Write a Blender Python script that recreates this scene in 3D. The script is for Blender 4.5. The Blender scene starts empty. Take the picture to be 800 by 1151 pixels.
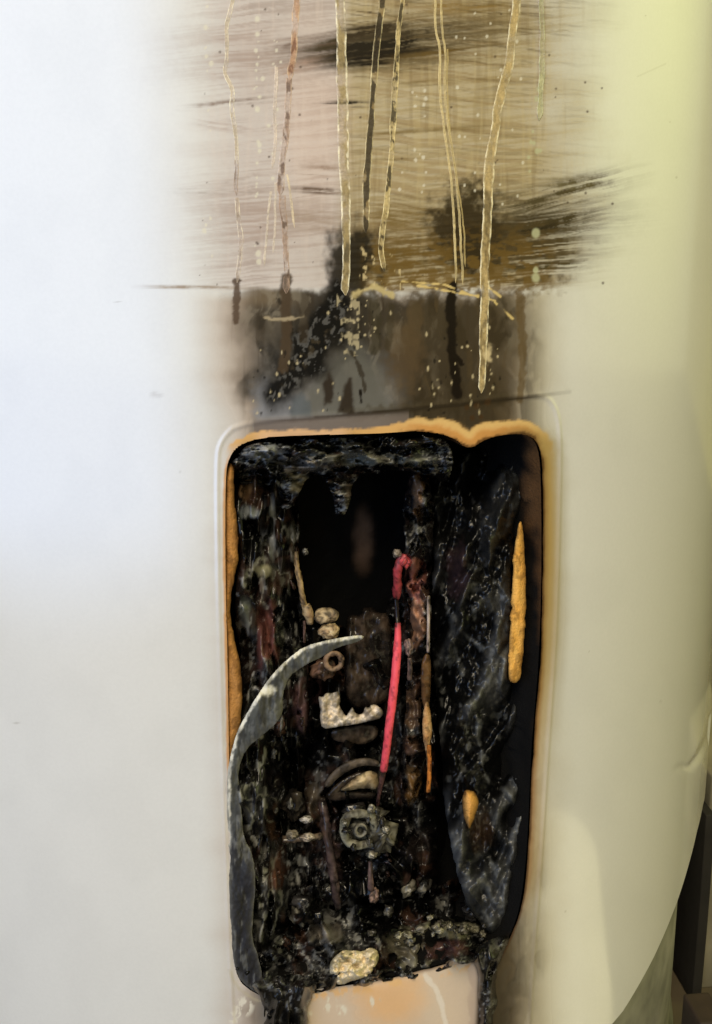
import bpy, bmesh, math, random
import numpy as np
from mathutils import Vector, Matrix, noise as mnoise

# ------------------------------------------------------------------ camera
R = 0.23                       # heater jacket radius (m)
CZ = 0.42                      # camera height above the floor
D = 2.2826 * R
PITCH, YAW, ROLL, F = 0.26402, 0.09360, -0.01781, 1152.7   # F for an 800 x 1151 frame
CAM = np.array([0, -D, CZ])
cy_, sy_ = math.cos(YAW), math.sin(YAW)
FW = np.array([sy_ * math.cos(PITCH), cy_ * math.cos(PITCH), -math.sin(PITCH)])
rt_ = np.array([cy_, -sy_, 0.0]); up_ = np.cross(rt_, FW)
c_, s_ = math.cos(ROLL), math.sin(ROLL)
RT = c_ * rt_ + s_ * up_
UP = -s_ * rt_ + c_ * up_
S = bpy.context.scene
C = bpy.context.collection
cd = bpy.data.cameras.new('camera'); cam = bpy.data.objects.new('camera', cd); C.objects.link(cam)
M = Matrix(((RT[0], UP[0], -FW[0], CAM[0]), (RT[1], UP[1], -FW[1], CAM[1]), (RT[2], UP[2], -FW[2], CAM[2]), (0, 0, 0, 1)))
cam.matrix_world = M
cd.sensor_fit = 'VERTICAL'; cd.sensor_height = 24; cd.sensor_width = 24
cd.lens = 24 * F / 1151; cd.clip_start = 0.01; cd.clip_end = 100
S.camera = cam

# ------------------------------------------------------------------ light
S.view_settings.view_transform = 'Standard'
S.view_settings.look = 'None'; S.view_settings.exposure = 0.0; S.view_settings.gamma = 1
W = bpy.data.worlds.new('World'); S.world = W; W.use_nodes = True
wb = W.node_tree.nodes['Background']
wb.inputs[0].default_value = (1.0, 0.93, 0.53, 1); wb.inputs[1].default_value = 0.34

def area(name, loc, target, sx, sy, power, col, shape='RECTANGLE'):
    l = bpy.data.lights.new(name, 'AREA'); l.shape = shape; l.size = sx; l.size_y = sy
    l.energy = power; l.color = col
    o = bpy.data.objects.new(name, l); C.objects.link(o)
    o.location = loc
    o.rotation_euler = (Vector(target) - Vector(loc)).to_track_quat('-Z', 'Y').to_euler()
    return o
def soft(o, fx, fy):
    """added softening: the lamp fades towards its own edges"""
    l = o.data; l.use_nodes = True; nt = l.node_tree; em = [n for n in nt.nodes if n.type == 'EMISSION'][0]
    g = nt.nodes.new('ShaderNodeNewGeometry'); sp = nt.nodes.new('ShaderNodeSeparateXYZ'); nt.links.new(g.outputs['Parametric'], sp.inputs[0])
    out = None
    for k, f in ((0, fx), (1, fy)):
        a = nt.nodes.new('ShaderNodeMath'); a.operation = 'PINGPONG'; a.inputs[1].default_value = .5; nt.links.new(sp.outputs[k], a.inputs[0])
        m = nt.nodes.new('ShaderNodeMapRange'); m.interpolation_type = 'SMOOTHSTEP'; m.inputs['From Max'].default_value = f; nt.links.new(a.outputs[0], m.inputs['Value'])
        if out is None: out = m.outputs[0]
        else:
            q = nt.nodes.new('ShaderNodeMath'); q.operation = 'MULTIPLY'; nt.links.new(out, q.inputs[0]); nt.links.new(m.outputs[0], q.inputs[1]); out = q.outputs[0]
    nt.links.new(out, em.inputs['Strength'])
soft(area('window_light', (-0.50, -0.75, 0.44), (0, 0, 0.44), 0.95, 0.87, 5.3, (0.36, 0.56, 1.0)), .28, .20)
soft(area('front_light', (-0.22, -1.45, 1.65), (0, 0, 0.25), 1.0, 1.0, 76.0, (1.0, 0.86, 0.64)), .4, .4)
soft(area('garden_light', (1.25, -0.25, 0.95), (0, 0, 0.80), 1.2, 1.85, 10.0, (0.84, 0.96, 0.22)), .45, .45)

# ------------------------------------------------------------------ numpy helpers
def ray(px, py):
    px = np.asarray(px, float); py = np.asarray(py, float)
    d = FW + ((px - 400) / F)[..., None] * RT + ((575.5 - py) / F)[..., None] * UP
    return d
def at(px, py, depth=0.0):
    """point of the picture at a given depth (m) under the jacket surface"""
    d = ray(px, py); r = R - np.asarray(depth, float)
    a = d[..., 0]**2 + d[..., 1]**2
    b = CAM[0] * d[..., 0] + CAM[1] * d[..., 1]
    c = CAM[0]**2 + CAM[1]**2 - r**2
    q = np.maximum(b * b - a * c, 0)
    t = (-b - np.sqrt(q)) / a
    return CAM + t[..., None] * d
def thz(px, py):
    p = at(px, py); return np.arctan2(p[..., 0], -p[..., 1]), p[..., 2]
def project(P):
    v = P - CAM
    x = v @ RT; y = v @ UP; z = v @ FW
    return 400 + F * x / z, 575.5 - F * y / z
def pxs(px, py, depth=0.0):
    """metres per photo pixel there"""
    p = at(np.array(px), np.array(py), depth); return float(((p - CAM) @ FW) / F)
def h2(ix, iy, s):
    n = (ix.astype(np.int64) * 374761393 + iy.astype(np.int64) * 668265263 + s * 974634777) & 0xffffffff
    n = ((n ^ (n >> 13)) * 1274126177) & 0xffffffff
    n = (n ^ (n >> 16)) & 0xffffff
    return n / float(0xffffff)
def vn(x, y, s=0):
    ix = np.floor(x); iy = np.floor(y); fx = x - ix; fy = y - iy
    fx = fx * fx * (3 - 2 * fx); fy = fy * fy * (3 - 2 * fy)
    a = h2(ix, iy, s); b = h2(ix + 1, iy, s); c = h2(ix, iy + 1, s); d = h2(ix + 1, iy + 1, s)
    return (a * (1 - fx) + b * fx) * (1 - fy) + (c * (1 - fx) + d * fx) * fy
def fbm(x, y, o=4, s=0):
    v = 0; a = .5; t = 0
    for i in range(o):
        v = v + a * vn(x, y, s + i * 17); t += a; a *= .5; x = x * 2.03 + 5.1; y = y * 2.03 + 9.7
    return v / t
def worley(x, y, s=0):
    ix = np.floor(x); iy = np.floor(y); f1 = np.full(x.shape, 9.0); cid = np.zeros(x.shape)
    for dx in (-1, 0, 1):
        for dy in (-1, 0, 1):
            cx = ix + dx; cy = iy + dy
            d = np.hypot(cx + h2(cx, cy, s) - x, cy + h2(cx, cy, s + 1) - y)
            m = d < f1; f1 = np.where(m, d, f1); cid = np.where(m, h2(cx, cy, s + 2), cid)
    return f1, cid
def ss(a, b, x):
    t = np.clip((x - a) / (b - a), 0, 1); return t * t * (3 - 2 * t)
def lin(c):
    c = np.asarray(c, float) / 255.0
    return np.where(c <= .04045, c / 12.92, ((c + .055) / 1.055)**2.4)
def chaikin(P, n=2, closed=True):
    P = np.array(P, float)
    for _ in range(n):
        Q = np.roll(P, -1, 0) if closed else P[1:]
        A = P if closed else P[:-1]
        N = np.empty((2 * len(A), P.shape[1])); N[0::2] = .75 * A + .25 * Q; N[1::2] = .25 * A + .75 * Q
        if not closed: N = np.vstack([P[:1], N, P[-1:]])
        P = N
    return P
def seg_dist(x, y, P, closed=True):
    P = np.asarray(P, float); n = len(P); best = np.full(x.shape, 1e9); tt = np.zeros(x.shape)
    for i in range(n if closed else n - 1):
        a = P[i][:2]; b = P[(i + 1) % n][:2]; ab = b - a; L = ab @ ab + 1e-12
        t = np.clip(((x - a[0]) * ab[0] + (y - a[1]) * ab[1]) / L, 0, 1)
        d = np.hypot(x - a[0] - t * ab[0], y - a[1] - t * ab[1])
        m = d < best; best = np.where(m, d, best); tt = np.where(m, i + t, tt)
    return best, tt
def inside(x, y, P):
    r = np.zeros(x.shape, bool); n = len(P)
    for i in range(n):
        x0, y0 = P[i][:2]; x1, y1 = P[(i + 1) % n][:2]
        if y0 == y1: continue
        m = ((y0 > y) != (y1 > y)) & (x < (x1 - x0) * (y - y0) / (y1 - y0) + x0)
        r ^= m
    return r
def sdf(x, y, P):
    d, _ = seg_dist(x, y, P); return np.where(inside(x, y, P), -d, d)
def pl(x, pts):
    pts = np.array(pts, float); return np.interp(x, pts[:, 0], pts[:, 1])

# ------------------------------------------------------------------ mesh + material helpers
def mesh_np(name, V, Q, col=None, mat=None, parent=None, smooth=True, rough=None):
    me = bpy.data.meshes.new(name)
    V = np.asarray(V, np.float32); Q = np.asarray(Q, np.int32)
    k = Q.shape[1]
    me.vertices.add(len(V)); me.vertices.foreach_set('co', V.ravel())
    me.loops.add(Q.size); me.loops.foreach_set('vertex_index', Q.ravel())
    me.polygons.add(len(Q)); me.polygons.foreach_set('loop_start', np.arange(0, Q.size, k, dtype=np.int32))
    me.polygons.foreach_set('use_smooth', np.full(len(Q), smooth))
    me.update(calc_edges=True); me.validate()
    if col is not None:
        a = me.attributes.new('col', 'FLOAT_COLOR', 'POINT')
        cc = np.ones((len(V), 4), np.float32); cc[:, :3] = col
        if rough is not None: cc[:, 3] = rough
        a.data.foreach_set('color', cc.ravel())
    if mat: me.materials.append(mat)
    o = bpy.data.objects.new(name, me); C.objects.link(o)
    if parent: o.parent = parent
    return o
def from_bm(name, bm, mat=None, parent=None, smooth=False):
    me = bpy.data.meshes.new(name); bm.normal_update(); bm.to_mesh(me); bm.free()
    for p in me.polygons: p.use_smooth = smooth
    if mat: me.materials.append(mat)
    o = bpy.data.objects.new(name, me); C.objects.link(o)
    if parent: o.parent = parent
    return o
def thing(name, label, cat, loc=(0, 0, 0), group=None):
    o = bpy.data.objects.new(name, None); C.objects.link(o); o.location = loc; o.empty_display_size = .05
    o['label'] = label; o['category'] = cat
    if group: o['group'] = group
    return o
def tag(o, label, cat, group=None):
    o['label'] = label; o['category'] = cat
    if group: o['group'] = group
    return o
def mat_vc(name, rough=.5, spec=.5, bump=0.0, bscale=900, var=0.0, vscale=300, rough_attr=False, metal=0.0, coat=0.0, tint=None):
    """material whose base colour is the mesh's own paint/soot colour plus a fine grain"""
    m = bpy.data.materials.new(name); m.use_nodes = True; nt = m.node_tree; b = nt.nodes['Principled BSDF']
    if tint is None:
        at_ = nt.nodes.new('ShaderNodeAttribute'); at_.attribute_name = 'col'; src = at_.outputs['Color']
    else:
        rgb = nt.nodes.new('ShaderNodeRGB'); rgb.outputs[0].default_value = (*tint, 1); src = rgb.outputs[0]
    tc = nt.nodes.new('ShaderNodeTexCoord')
    if var > 0:
        n = nt.nodes.new('ShaderNodeTexNoise'); n.inputs['Scale'].default_value = vscale; n.inputs['Detail'].default_value = 5
        nt.links.new(tc.outputs['Object'], n.inputs['Vector'])
        mr = nt.nodes.new('ShaderNodeMapRange'); mr.inputs['From Min'].default_value = .3; mr.inputs['From Max'].default_value = .7
        mr.inputs['To Min'].default_value = 1 - var; mr.inputs['To Max'].default_value = 1 + var
        nt.links.new(n.outputs[0], mr.inputs['Value'])
        mx = nt.nodes.new('ShaderNodeVectorMath'); mx.operation = 'SCALE'
        nt.links.new(src, mx.inputs[0]); nt.links.new(mr.outputs[0], mx.inputs['Scale']); src = mx.outputs[0]
    nt.links.new(src, b.inputs['Base Color'])
    b.inputs['Roughness'].default_value = rough; b.inputs['Specular IOR Level'].default_value = spec
    b.inputs['Metallic'].default_value = metal; b.inputs['Coat Weight'].default_value = coat
    if rough_attr: nt.links.new(at_.outputs['Alpha'], b.inputs['Roughness'])
    if bump > 0:
        n = nt.nodes.new('ShaderNodeTexNoise'); n.inputs['Scale'].default_value = bscale; n.inputs['Detail'].default_value = 6
        nt.links.new(tc.outputs['Object'], n.inputs['Vector'])
        bp = nt.nodes.new('ShaderNodeBump'); bp.inputs['Strength'].default_value = bump; bp.inputs['Distance'].default_value = .001
        nt.links.new(n.outputs[0], bp.inputs['Height']); nt.links.new(bp.outputs[0], b.inputs['Normal'])
    return m
MAT_PAINT = mat_vc('white_enamel_paint', rough_attr=True, var=.015, vscale=900)
nt_ = MAT_PAINT.node_tree; pb_ = nt_.nodes['Principled BSDF']
mr_ = nt_.nodes.new('ShaderNodeMapRange')          # the glossy clear film is gone where soot sits
mr_.inputs['From Min'].default_value = .16; mr_.inputs['From Max'].default_value = .46; mr_.inputs['To Min'].default_value = 1; mr_.inputs['To Max'].default_value = .06
for n_ in nt_.nodes:
    if n_.type == 'ATTRIBUTE': nt_.links.new(n_.outputs['Alpha'], mr_.inputs['Value'])
nt_.links.new(mr_.outputs[0], pb_.inputs['Coat Weight'])
ms_ = nt_.nodes.new('ShaderNodeMapRange'); ms_.inputs['From Min'].default_value = .16; ms_.inputs['From Max'].default_value = .5; ms_.inputs['To Min'].default_value = .5; ms_.inputs['To Max'].default_value = .10
for n_ in nt_.nodes:
    if n_.type == 'ATTRIBUTE': nt_.links.new(n_.outputs['Alpha'], ms_.inputs['Value'])
nt_.links.new(ms_.outputs[0], pb_.inputs['Specular IOR Level'])
pb_.inputs['Coat Roughness'].default_value = .09; pb_.inputs['Coat IOR'].default_value = 1.8
MAT_CHAR = mat_vc('charred_plastic', rough=.22, spec=.34, bump=.04, bscale=400, var=.12, vscale=500)
MAT_FOAM = mat_vc('insulation_foam', rough=.85, spec=.2, bump=.5, bscale=1500, var=.12, vscale=900)
MAT_DRIP = mat_vc('dried_residue', rough=.6, spec=.3, bump=.25, bscale=1500, var=.10, vscale=1400)
MAT_WIRE = mat_vc('wire_insulation', rough=.45, spec=.4, bump=.1, bscale=900, var=.06)
MAT_CERAMIC = mat_vc('scorched_ceramic', rough=.6, spec=.4, bump=.35, bscale=900, var=.12, vscale=600)
MAT_STEEL = mat_vc('sooty_steel', rough=.7, spec=.12, bump=.2, bscale=500, var=.2, vscale=200)
MAT_WARP = mat_vc('ashen_sheet', rough=.55, spec=.28, bump=.06, bscale=500, var=.12, vscale=500)

# ------------------------------------------------------------------ outlines measured on the heater
HOLE = chaikin([(253, 535), (257, 514), (270, 499), (300, 491), (370, 489), (440, 487), (470, 484), (508, 490), (527, 507), (546, 493), (580, 487), (600, 491),
                (609, 508), (611, 560), (611, 660), (608, 745), (604, 790), (599, 850), (596, 930), (592, 985), (585, 1030), (572, 1060), (556, 1090), (538, 1080),
                (526, 1080), (480, 1090), (440, 1101), (400, 1107), (352, 1113), (330, 1120), (297, 1122), (282, 1115), (268, 1104), (262, 1080), (261, 960), (257, 860), (256, 760), (253, 650)], 2)
LIP = chaikin([(246, 520), (250, 496), (270, 477), (400, 466), (520, 455), (606, 444), (622, 456), (628, 490), (626, 600), (622, 720), (614, 830), (606, 960), (598, 1060), (590, 1200),
               (430, 1225), (268, 1228), (264, 1150), (259, 1040), (252, 850), (248, 680)], 2)

# ================================================================== SETTING
def plane(name, x0, x1, y0, y1, z, mat, n=1):
    bm = bmesh.new()
    vs = [bm.verts.new(p) for p in ((x0, y0, z), (x1, y0, z), (x1, y1, z), (x0, y1, z))]; bm.faces.new(vs)
    o = from_bm(name, bm, mat); o['kind'] = 'structure'; return o
m_floor = mat_vc('stained_concrete', rough=.8, bump=.4, bscale=60, var=.35, vscale=14, tint=(.09, .07, .04))
plane('floor', -3, 3, -3, .62, 0, m_floor)
m_wall = mat_vc('yellow_green_plaster', rough=.85, bump=.2, bscale=120, var=.15, vscale=10, tint=(.60, .56, .16))
bm = bmesh.new(); vs = [bm.verts.new(p) for p in ((-3, .62, 0), (3, .62, 0), (3, .62, 2.6), (-3, .62, 2.6))]; bm.faces.new(vs)
o = from_bm('wall', bm, m_wall); o['kind'] = 'structure'

# ================================================================== HEATER
heater = thing('water_heater', 'white cylindrical water heater with burnt out lower access opening and soot stained jacket', 'water heater')

# ---- jacket -----------------------------------------------------
def stain(px, py):
    """paint, scorch and soot colours of the jacket (measured in photo pixels on its surface)"""
    N = px.shape[0]
    rgb = np.tile(lin((233, 233, 230)), (N, 1)); rough = np.full(N, .14)
    def lay(c, a):
        nonlocal rgb
        a = np.clip(a, 0, 1)[:, None]
        c = np.asarray(c)
        if c.ndim == 1: c = lin(c)
        rgb = rgb * (1 - a) + c * a
    def mixc(c1, c2, t): return lin(c1) * (1 - t[:, None]) + lin(c2) * t[:, None]
    nb = fbm(px / 60, py / 60, 4, 3); nf = fbm(px / 7, py / 7, 4, 5)
    st = fbm(px / 70 + .004 * py, (py + .10 * px + 6 * nb) / 1.9, 4, 11)        # horizontal wipe streaks
    st2 = fbm(px / 110, (py - .12 * px + 10 * nb) / 3.4, 4, 23)
    vs_ = fbm(px / 5.0, py / 90, 3, 31)                              # vertical runs
    # wiped brown film
    le = 236 + 34 * (fbm(py * 0 + 2, py / 14, 3, 41) - .5) + 26 * (nb - .5)
    ri = 655 + 70 * (nb - .5) + 40 * (fbm(py * 0 + 7, py / 20, 3, 43) - .5)
    a = ss(le - 40, le + 50, px) * (1 - ss(ri - 95, ri + 45, px)) * (1 - ss(318, 332, py + .012 * (px - 400))) * ss(-190, -50, py)
    t = ss(372, 398, px)
    film = mixc((206, 194, 187), (176, 157, 112), t)
    lay(film, a * (.86 + .3 * (st - .5)))
    lay((150, 124, 80), a * ss(392, 420, px) * (1 - ss(560, 640, px)) * ss(.42, .70, st2) * .5)
    lay((158, 142, 132), a * (1 - t) * ss(.42, .72, .5 * st + .5 * nb) * .6)
    lay((222, 208, 172), a * t * ss(.55, .75, st) * .35)
    lay((120, 98, 60), a * t * ss(.52, .75, st) * .32 * (1 - ss(600, 660, px)))
    lay((228, 200, 184), a * (1 - ss(15, 70, np.hypot((px - 352) * 1.2, (py - 130) * .42))) * .4)
    lay((116, 92, 50), a * t * ss(200, 320, py + 40 * (nb - .5)) * ss(.36, .6, st + .1 * (nf - .5)) * .75)
    lay((90, 74, 44), a * t * ss(.52, .76, fbm(px / 40, (py - .1 * px + 9 * nb) / 2.4, 4, 147)) * (.30 + .4 * (1 - ss(30, 110, py))))
    vr = fbm(px / 4.2, py / 70, 4, 151); lay((206, 188, 140), a * t * ss(.52, .72, vr) * .22); lay((126, 104, 62), a * t * ss(.58, .72, fbm(px / 6, py / 110, 4, 153)) * .25)
    lay((232, 216, 204), a * (1 - t) * ss(.52, .72, vr) * .22)
    def haze(c, cx, cy, rx, ry, k, sl=0.0):
        q = np.hypot((px - cx) / rx, (py - cy + sl * (px - cx)) / ry) + .5 * (nb - .5) + .3 * (nf - .5)
        lay(c, np.exp(-q * q * 1.6) * k * (.55 + .7 * ss(.3, .7, st)) * (1 - ss(322, 332, py)))
    haze((58, 49, 34), 412, 54, 105, 24, .95, .10); haze((96, 80, 52), 500, 40, 130, 40, .6, .12); haze((40, 34, 24), 392, 60, 46, 16, .8)
    haze((72, 62, 40), 600, 262, 92, 48, .85, .14); haze((56, 46, 26), 535, 268, 56, 50, .8); haze((104, 84, 44), 440, 290, 70, 46, .8); haze((176, 156, 144), 290, 250, 90, 60, .6); haze((170, 150, 138), 270, 60, 80, 50, .6)
    # bigger wiped strokes : x0 y0 x1 y1 halfwidth colour strength
    for (x0, y0, x1, y1, w, c, k, sd) in [
        (322, 64, 560, 32, 21, (70, 60, 42), 1.25, 1), (352, 66, 500, 46, 16, (40, 34, 24), 1.5, 2), (300, 52, 400, 40, 8, (110, 90, 76), .9, 3), (380, 70, 470, 62, 9, (34, 28, 20), 1.5, 31), (372, 40, 470, 26, 8, (60, 50, 34), 1.3, 32),
        (430, 68, 560, 52, 7, (105, 84, 44), .8, 4), (355, 117, 425, 117, 5, (38, 33, 24), 1.0, 5), (200, 122, 330, 108, 5, (150, 135, 125), .8, 6),
        (190, 215, 300, 216, 4, (150, 138, 128), .9, 7), (240, 207, 300, 200, 6, (170, 156, 146), .6, 8), (320, 212, 400, 217, 5, (110, 92, 78), .9, 9),
        (150, 322, 300, 324, 3, (165, 150, 135), .8, 10), (330, 190, 400, 195, 12, (150, 126, 108), .6, 11), (300, 240, 410, 250, 22, (160, 140, 122), .5, 12),
        (545, 240, 720, 196, 20, (84, 74, 50), 1.0, 13), (540, 276, 700, 236, 22, (70, 60, 38), 1.0, 14), (550, 300, 680, 292, 10, (80, 70, 46), 1.2, 15), (560, 262, 640, 246, 14, (46, 38, 24), .9, 33), (600, 206, 680, 205, 9, (120, 110, 80), .7, 16),
        (400, 285, 470, 290, 14, (104, 82, 40), .7, 17), (400, 240, 520, 250, 22, (120, 98, 52), .6, 18), (215, 135, 300, 150, 8, (190, 176, 168), .7, 19),
        (470, 10, 590, 4, 9, (138, 112, 62), .8, 20), (440, 96, 560, 88, 4, (110, 90, 50), .7, 21), (395, 152, 560, 142, 4, (120, 100, 58), .6, 22), (400, 182, 500, 178, 3, (110, 90, 48), .6, 24), (300, 86, 370, 64, 9, (170, 144, 128), .7, 25)]:
        d, tt = seg_dist(px, py, [(x0, y0), (x1, y1)], False)
        sk = fbm(px / 60 + sd * 7, (py + (y0 - y1) / (x1 - x0) * (px - x0) + 5 * (nb - .5)) / 2.6, 4, 60 + sd)
        fade = ss(0, .3, tt) * (1 - ss(.55, 1.0, tt)) + .12
        lay(c, (1 - ss(w * .25, w * 1.15, d)) * ss(.30, .72, sk + .16 * (nf - .5)) * fade * 1.15 * k * (.75 + .25 * ss(.38, .55, nf)))
    # dark blot beside the wide right hand run and soot above the hole
    bl = np.hypot((px - 532) / 1.0, (py - 262) / 1.25) + 46 * (nf - .5) + 30 * (nb - .5)
    lay((52, 42, 24), (1 - ss(24, 58, bl)) * .95)
    bl = np.hypot((px - 600), (py - 285) / .8) + 60 * (nf - .5)
    lay((80, 66, 40), (1 - ss(22, 64, bl)) * ss(.36, .56, st) * .9)
    bl = np.hypot((px - 395) / 1.0, (py - 300) / 1.4) + 60 * (fbm(px / 16, py / 22, 4, 77) - .5)
    lay((30, 25, 16), (1 - ss(14, 40, bl)) * .95)
    lay((110, 86, 40), ss(240, 290, py) * (1 - ss(326, 336, py)) * ss(398, 430, px) * (1 - ss(600, 640, px)) * ss(.42, .62, fbm(px / 9, py / 5, 4, 79)) * .8)
    # soot band under the wipe line
    top = 326 + 9 * (fbm(px / 26, px * 0, 3, 81) - .5) + 12 * (nf - .5) * ss(300, 420, px) + ss(430, 640, px) * -5
    band = ss(top - 4, top + 4 + 16 * ss(330, 470, px), py) 
    le = 262 - 20 * ss(330, 420, py) * 0 + 18 * (fbm(px * 0 + 3, py / 25, 3, 83) - .5) + ss(400, 480, py) * 22
    ri = 612 + 26 * (nb - .5) - ss(330, 460, py) * 4
    halo = ss(le - 62, le + 14, px) * (1 - ss(ri - 22, ri + 42, px)) * ss(top - 3, top + 14, py)
    lay((176, 150, 124), halo * (.75 + .3 * (nb - .5)) * (1 - ss(560, 620, px)))
    lay((170, 154, 112), halo * ss(560, 620, px) * .8)
    core = ss(le - 18, le + 40, px + 20 * (nb - .5)) * (1 - ss(ri - 60, ri + 14, px + 24 * (nb - .5))) * band
    cc = mixc((92, 84, 72), (60, 53, 43), ss(300, 400, px + 30 * (nf - .5)))
    cc = cc * (1 - ss(520, 600, px)[:, None]) + lin((106, 90, 62)) * ss(520, 600, px)[:, None]
    lay(cc * .70, core * .97)
    lay((66, 58, 44), core * ss(.46, .70, fbm(px / 32, py / 46, 4, 91)) * .7)
    lay((132, 122, 104), core * ss(.55, .75, fbm(px / 22, py / 34, 4, 93)) * .45)
    lay((58, 46, 32), core * ss(.56, .74, vs_) * .45)
    lay((140, 120, 92), core * (1 - ss(300, 350, px)) * (1 - ss(336, 350, py)) * .4)
    wx = px + 26 * (fbm(px / 26, py / 34, 3, 121) - .5); wy = py + 40 * (fbm(px / 24, py / 30, 3, 123) - .5)
    m1 = fbm(wx / 17, wy / 34, 5, 125); m2 = fbm(wx / 11, wy / 26, 5, 127)
    lay((44, 38, 28), core * ss(.50, .64, m1) * .7)
    lay((142, 132, 114), core * ss(.56, .68, m2) * .42 * (1 - ss(430, 520, px) * .6))
    lay((36, 29, 20), core * ss(.60, .68, m1) * .7)
    lay((100, 82, 54), core * ss(.52, .66, fbm(wx / 14, wy / 40, 4, 129)) * ss(400, 470, px) * .5)
    lay((34, 31, 28), core * ss(.40, .62, fbm(wx / 34, wy / 40, 4, 133)) * ss(345, 440, py) * .55)
    lay((26, 22, 18), core * ss(300, 340, px) * (1 - ss(545, 600, px)) * ss(440, 474, py) * .45)
    # grey ash patches
    g = ss(372, 470, py + 22 * (nf - .5)) * ss(278, 300, px + 12 * (nf - .5)) * (1 - ss(420, 470, px))
    lay((138, 136, 134), core * g * .75)
    d = sdf(px, py, [(284, 432), (300, 425), (312, 440), (322, 428), (338, 445), (345, 470), (340, 480), (285, 480)]) + 16 * (nf - .5)
    lay((138, 139, 144), (1 - ss(-12, 8, d)) * .85)
    d = sdf(px, py, [(330, 470), (352, 425), (378, 392), (392, 372), (410, 390), (430, 420), (445, 470)]) + 14 * (nf - .5)
    lay((98, 96, 88), (1 - ss(-14, 9, d)) * .8 * band)
    lay((90, 96, 100), (1 - ss(-3, 4, sdf(px, py, [(326, 468), (328, 448), (338, 440), (347, 452), (350, 470)]) + 6 * (nf - .5))) * .8)
    lay((74, 62, 42), core * ss(430, 490, px) * (1 - ss(560, 600, px)) * .5)
    lay((92, 74, 50), core * (1 - ss(8, 30, np.hypot(px - 455, (py - 400) * .5) + 20 * (nf - .5))) * .6)
    # wet black tar run, diagonal
    w = pl(py, [(325, 9), (345, 20), (380, 22), (415, 21), (440, 12), (455, 4)])
    d, _ = seg_dist(px, py, [(383, 325), (380, 345), (352, 388), (326, 425), (306, 446)], False)
    tn = 30 * (fbm(px / 17, py / 20, 5, 97) - .5) + 8 * (nf - .5)
    lay((40, 36, 30), (1 - ss(-4, 26, d - w + tn)) * .75 * band)
    lay((13, 11, 9), (1 - ss(-9, 6, d - w + tn)) * .97)
    lay((104, 102, 98), (1 - ss(-9, 2, d - w + tn)) * ss(.58, .66, fbm(px / 5 + py / 9, py / 7 - px / 9, 4, 99)) * .6)
    lay((70, 60, 44), (1 - ss(-5, 4, d - w + 14)) * ss(.55, .7, nf) * .6)
    for P in ([(362, 432), (370, 415), (377, 430), (372, 452), (364, 456)], [(380, 462), (388, 432), (394, 425), (398, 450), (398, 466)]):
        lay((44, 34, 24), (1 - ss(-3, 2.5, sdf(px, py, P) + 7 * (nf - .5))) * .92)
    # brown tails under the small runs
    for P, w, c, k in [([(266, 316), (266, 340), (265, 362)], 5, (84, 66, 50), .9), ([(322, 312), (321, 345), (322, 385), (318, 415)], 8, (74, 60, 44), .9), ([(343, 330), (340, 380)], 7, (60, 50, 36), .6), ([(418, 330), (424, 360), (420, 395)], 7, (56, 50, 34), .7), ([(440, 345), (436, 390)], 5, (60, 52, 36), .6),
                       ([(509, 322), (506, 345), (508, 372), (507, 395), (512, 425), (514, 445)], 7, (26, 19, 12), 1.0), ([(508, 395), (518, 408)], 3, (26, 19, 12), 1), ([(395, 395), (404, 412), (410, 440)], 3, (50, 42, 30), .8), ([(585, 330), (588, 400), (584, 450)], 6, (96, 76, 42), .7), ([(405, 440), (406, 452)], 3, (24, 18, 12), 1.0)]:
        d, tt = seg_dist(px, py, P, False)
        lay(c, (1 - ss(w * .5, w, d + 6 * (nf - .5))) * k)
    # pale crusts at the wipe line
    d, _ = seg_dist(px, py, [(398, 330), (420, 322), (440, 332)], False)
    lay((205, 186, 130), (1 - ss(1, 5, d + 9 * (nf - .5))) * .8)
    for P in ([(452, 316), (500, 320), (530, 332), (556, 338)], [(470, 321), (520, 330), (548, 334)], [(556, 340), (576, 358)], [(545, 320), (562, 333)]):
        d, _ = seg_dist(px, py, P, False)
        lay((222, 196, 130), (1 - ss(.3, 1.7, d + 3.0 * (nf - .5))) * .95 * ss(.34, .48, fbm(px / 12, py / 12, 3, 171)))
    lay((200, 182, 148), .8 * ss(.4, .55, fbm(px / 9, py / 5, 3, 173)) * (1 - ss(1, 3.5, seg_dist(px, py, [(298, 358), (318, 359), (340, 356)], False)[0] + 5 * (nf - .5))) * .7)
    lay((206, 186, 138), ss(.63, .75, fbm(px / 5, py / 8, 3, 101)) * ((px > 404) & (px < 450) & (py > 268) & (py < 326)) * .85)
    lay((226, 206, 160), (1 - ss(2, 7, np.hypot(px - 548, (py - 398) * .5) + 7 * (nf - .5))) * .85)
    lay((190, 176, 140), ss(.60, .72, fbm(px / 6, py / 9, 3, 103)) * (((px > 378) & (px < 404) & (py > 330) & (py < 400)) | ((px > 480) & (px < 500) & (py > 425) & (py < 450))) * .7)
    # seam dirt along the top of the pressed lip
    sl, _ = seg_dist(px, py, [(285, 475), (340, 472), (400, 466), (520, 455), (600, 446), (640, 440)], False)
    lay((44, 36, 26), (1 - ss(1.0, 3.0, sl + 2.4 * (nf - .5))) * ss(275, 340, px) * (1 - ss(560, 640, px) * .8) * .95)
    lay((60, 50, 34), (1 - ss(3, 10, sl + 12 * (nf - .5))) * ss(380, 420, px) * (1 - ss(560, 600, px)) * .6)
    strip = ss(-16, -6, -np.abs(sdf(px, py, HOLE) - 10)) * ((py < 490) & (px > 285) & (px < 460))
    lay((120, 108, 100), strip * .8)
    # scorched ring around the opening
    dh0 = sdf(px, py, HOLE); dh = dh0 + (5 * (nf - .5) + 6 * (fbm(px / 18, py / 18, 3, 145) - .5)) * (1 - .8 * ss(500, 540, py))
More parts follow.
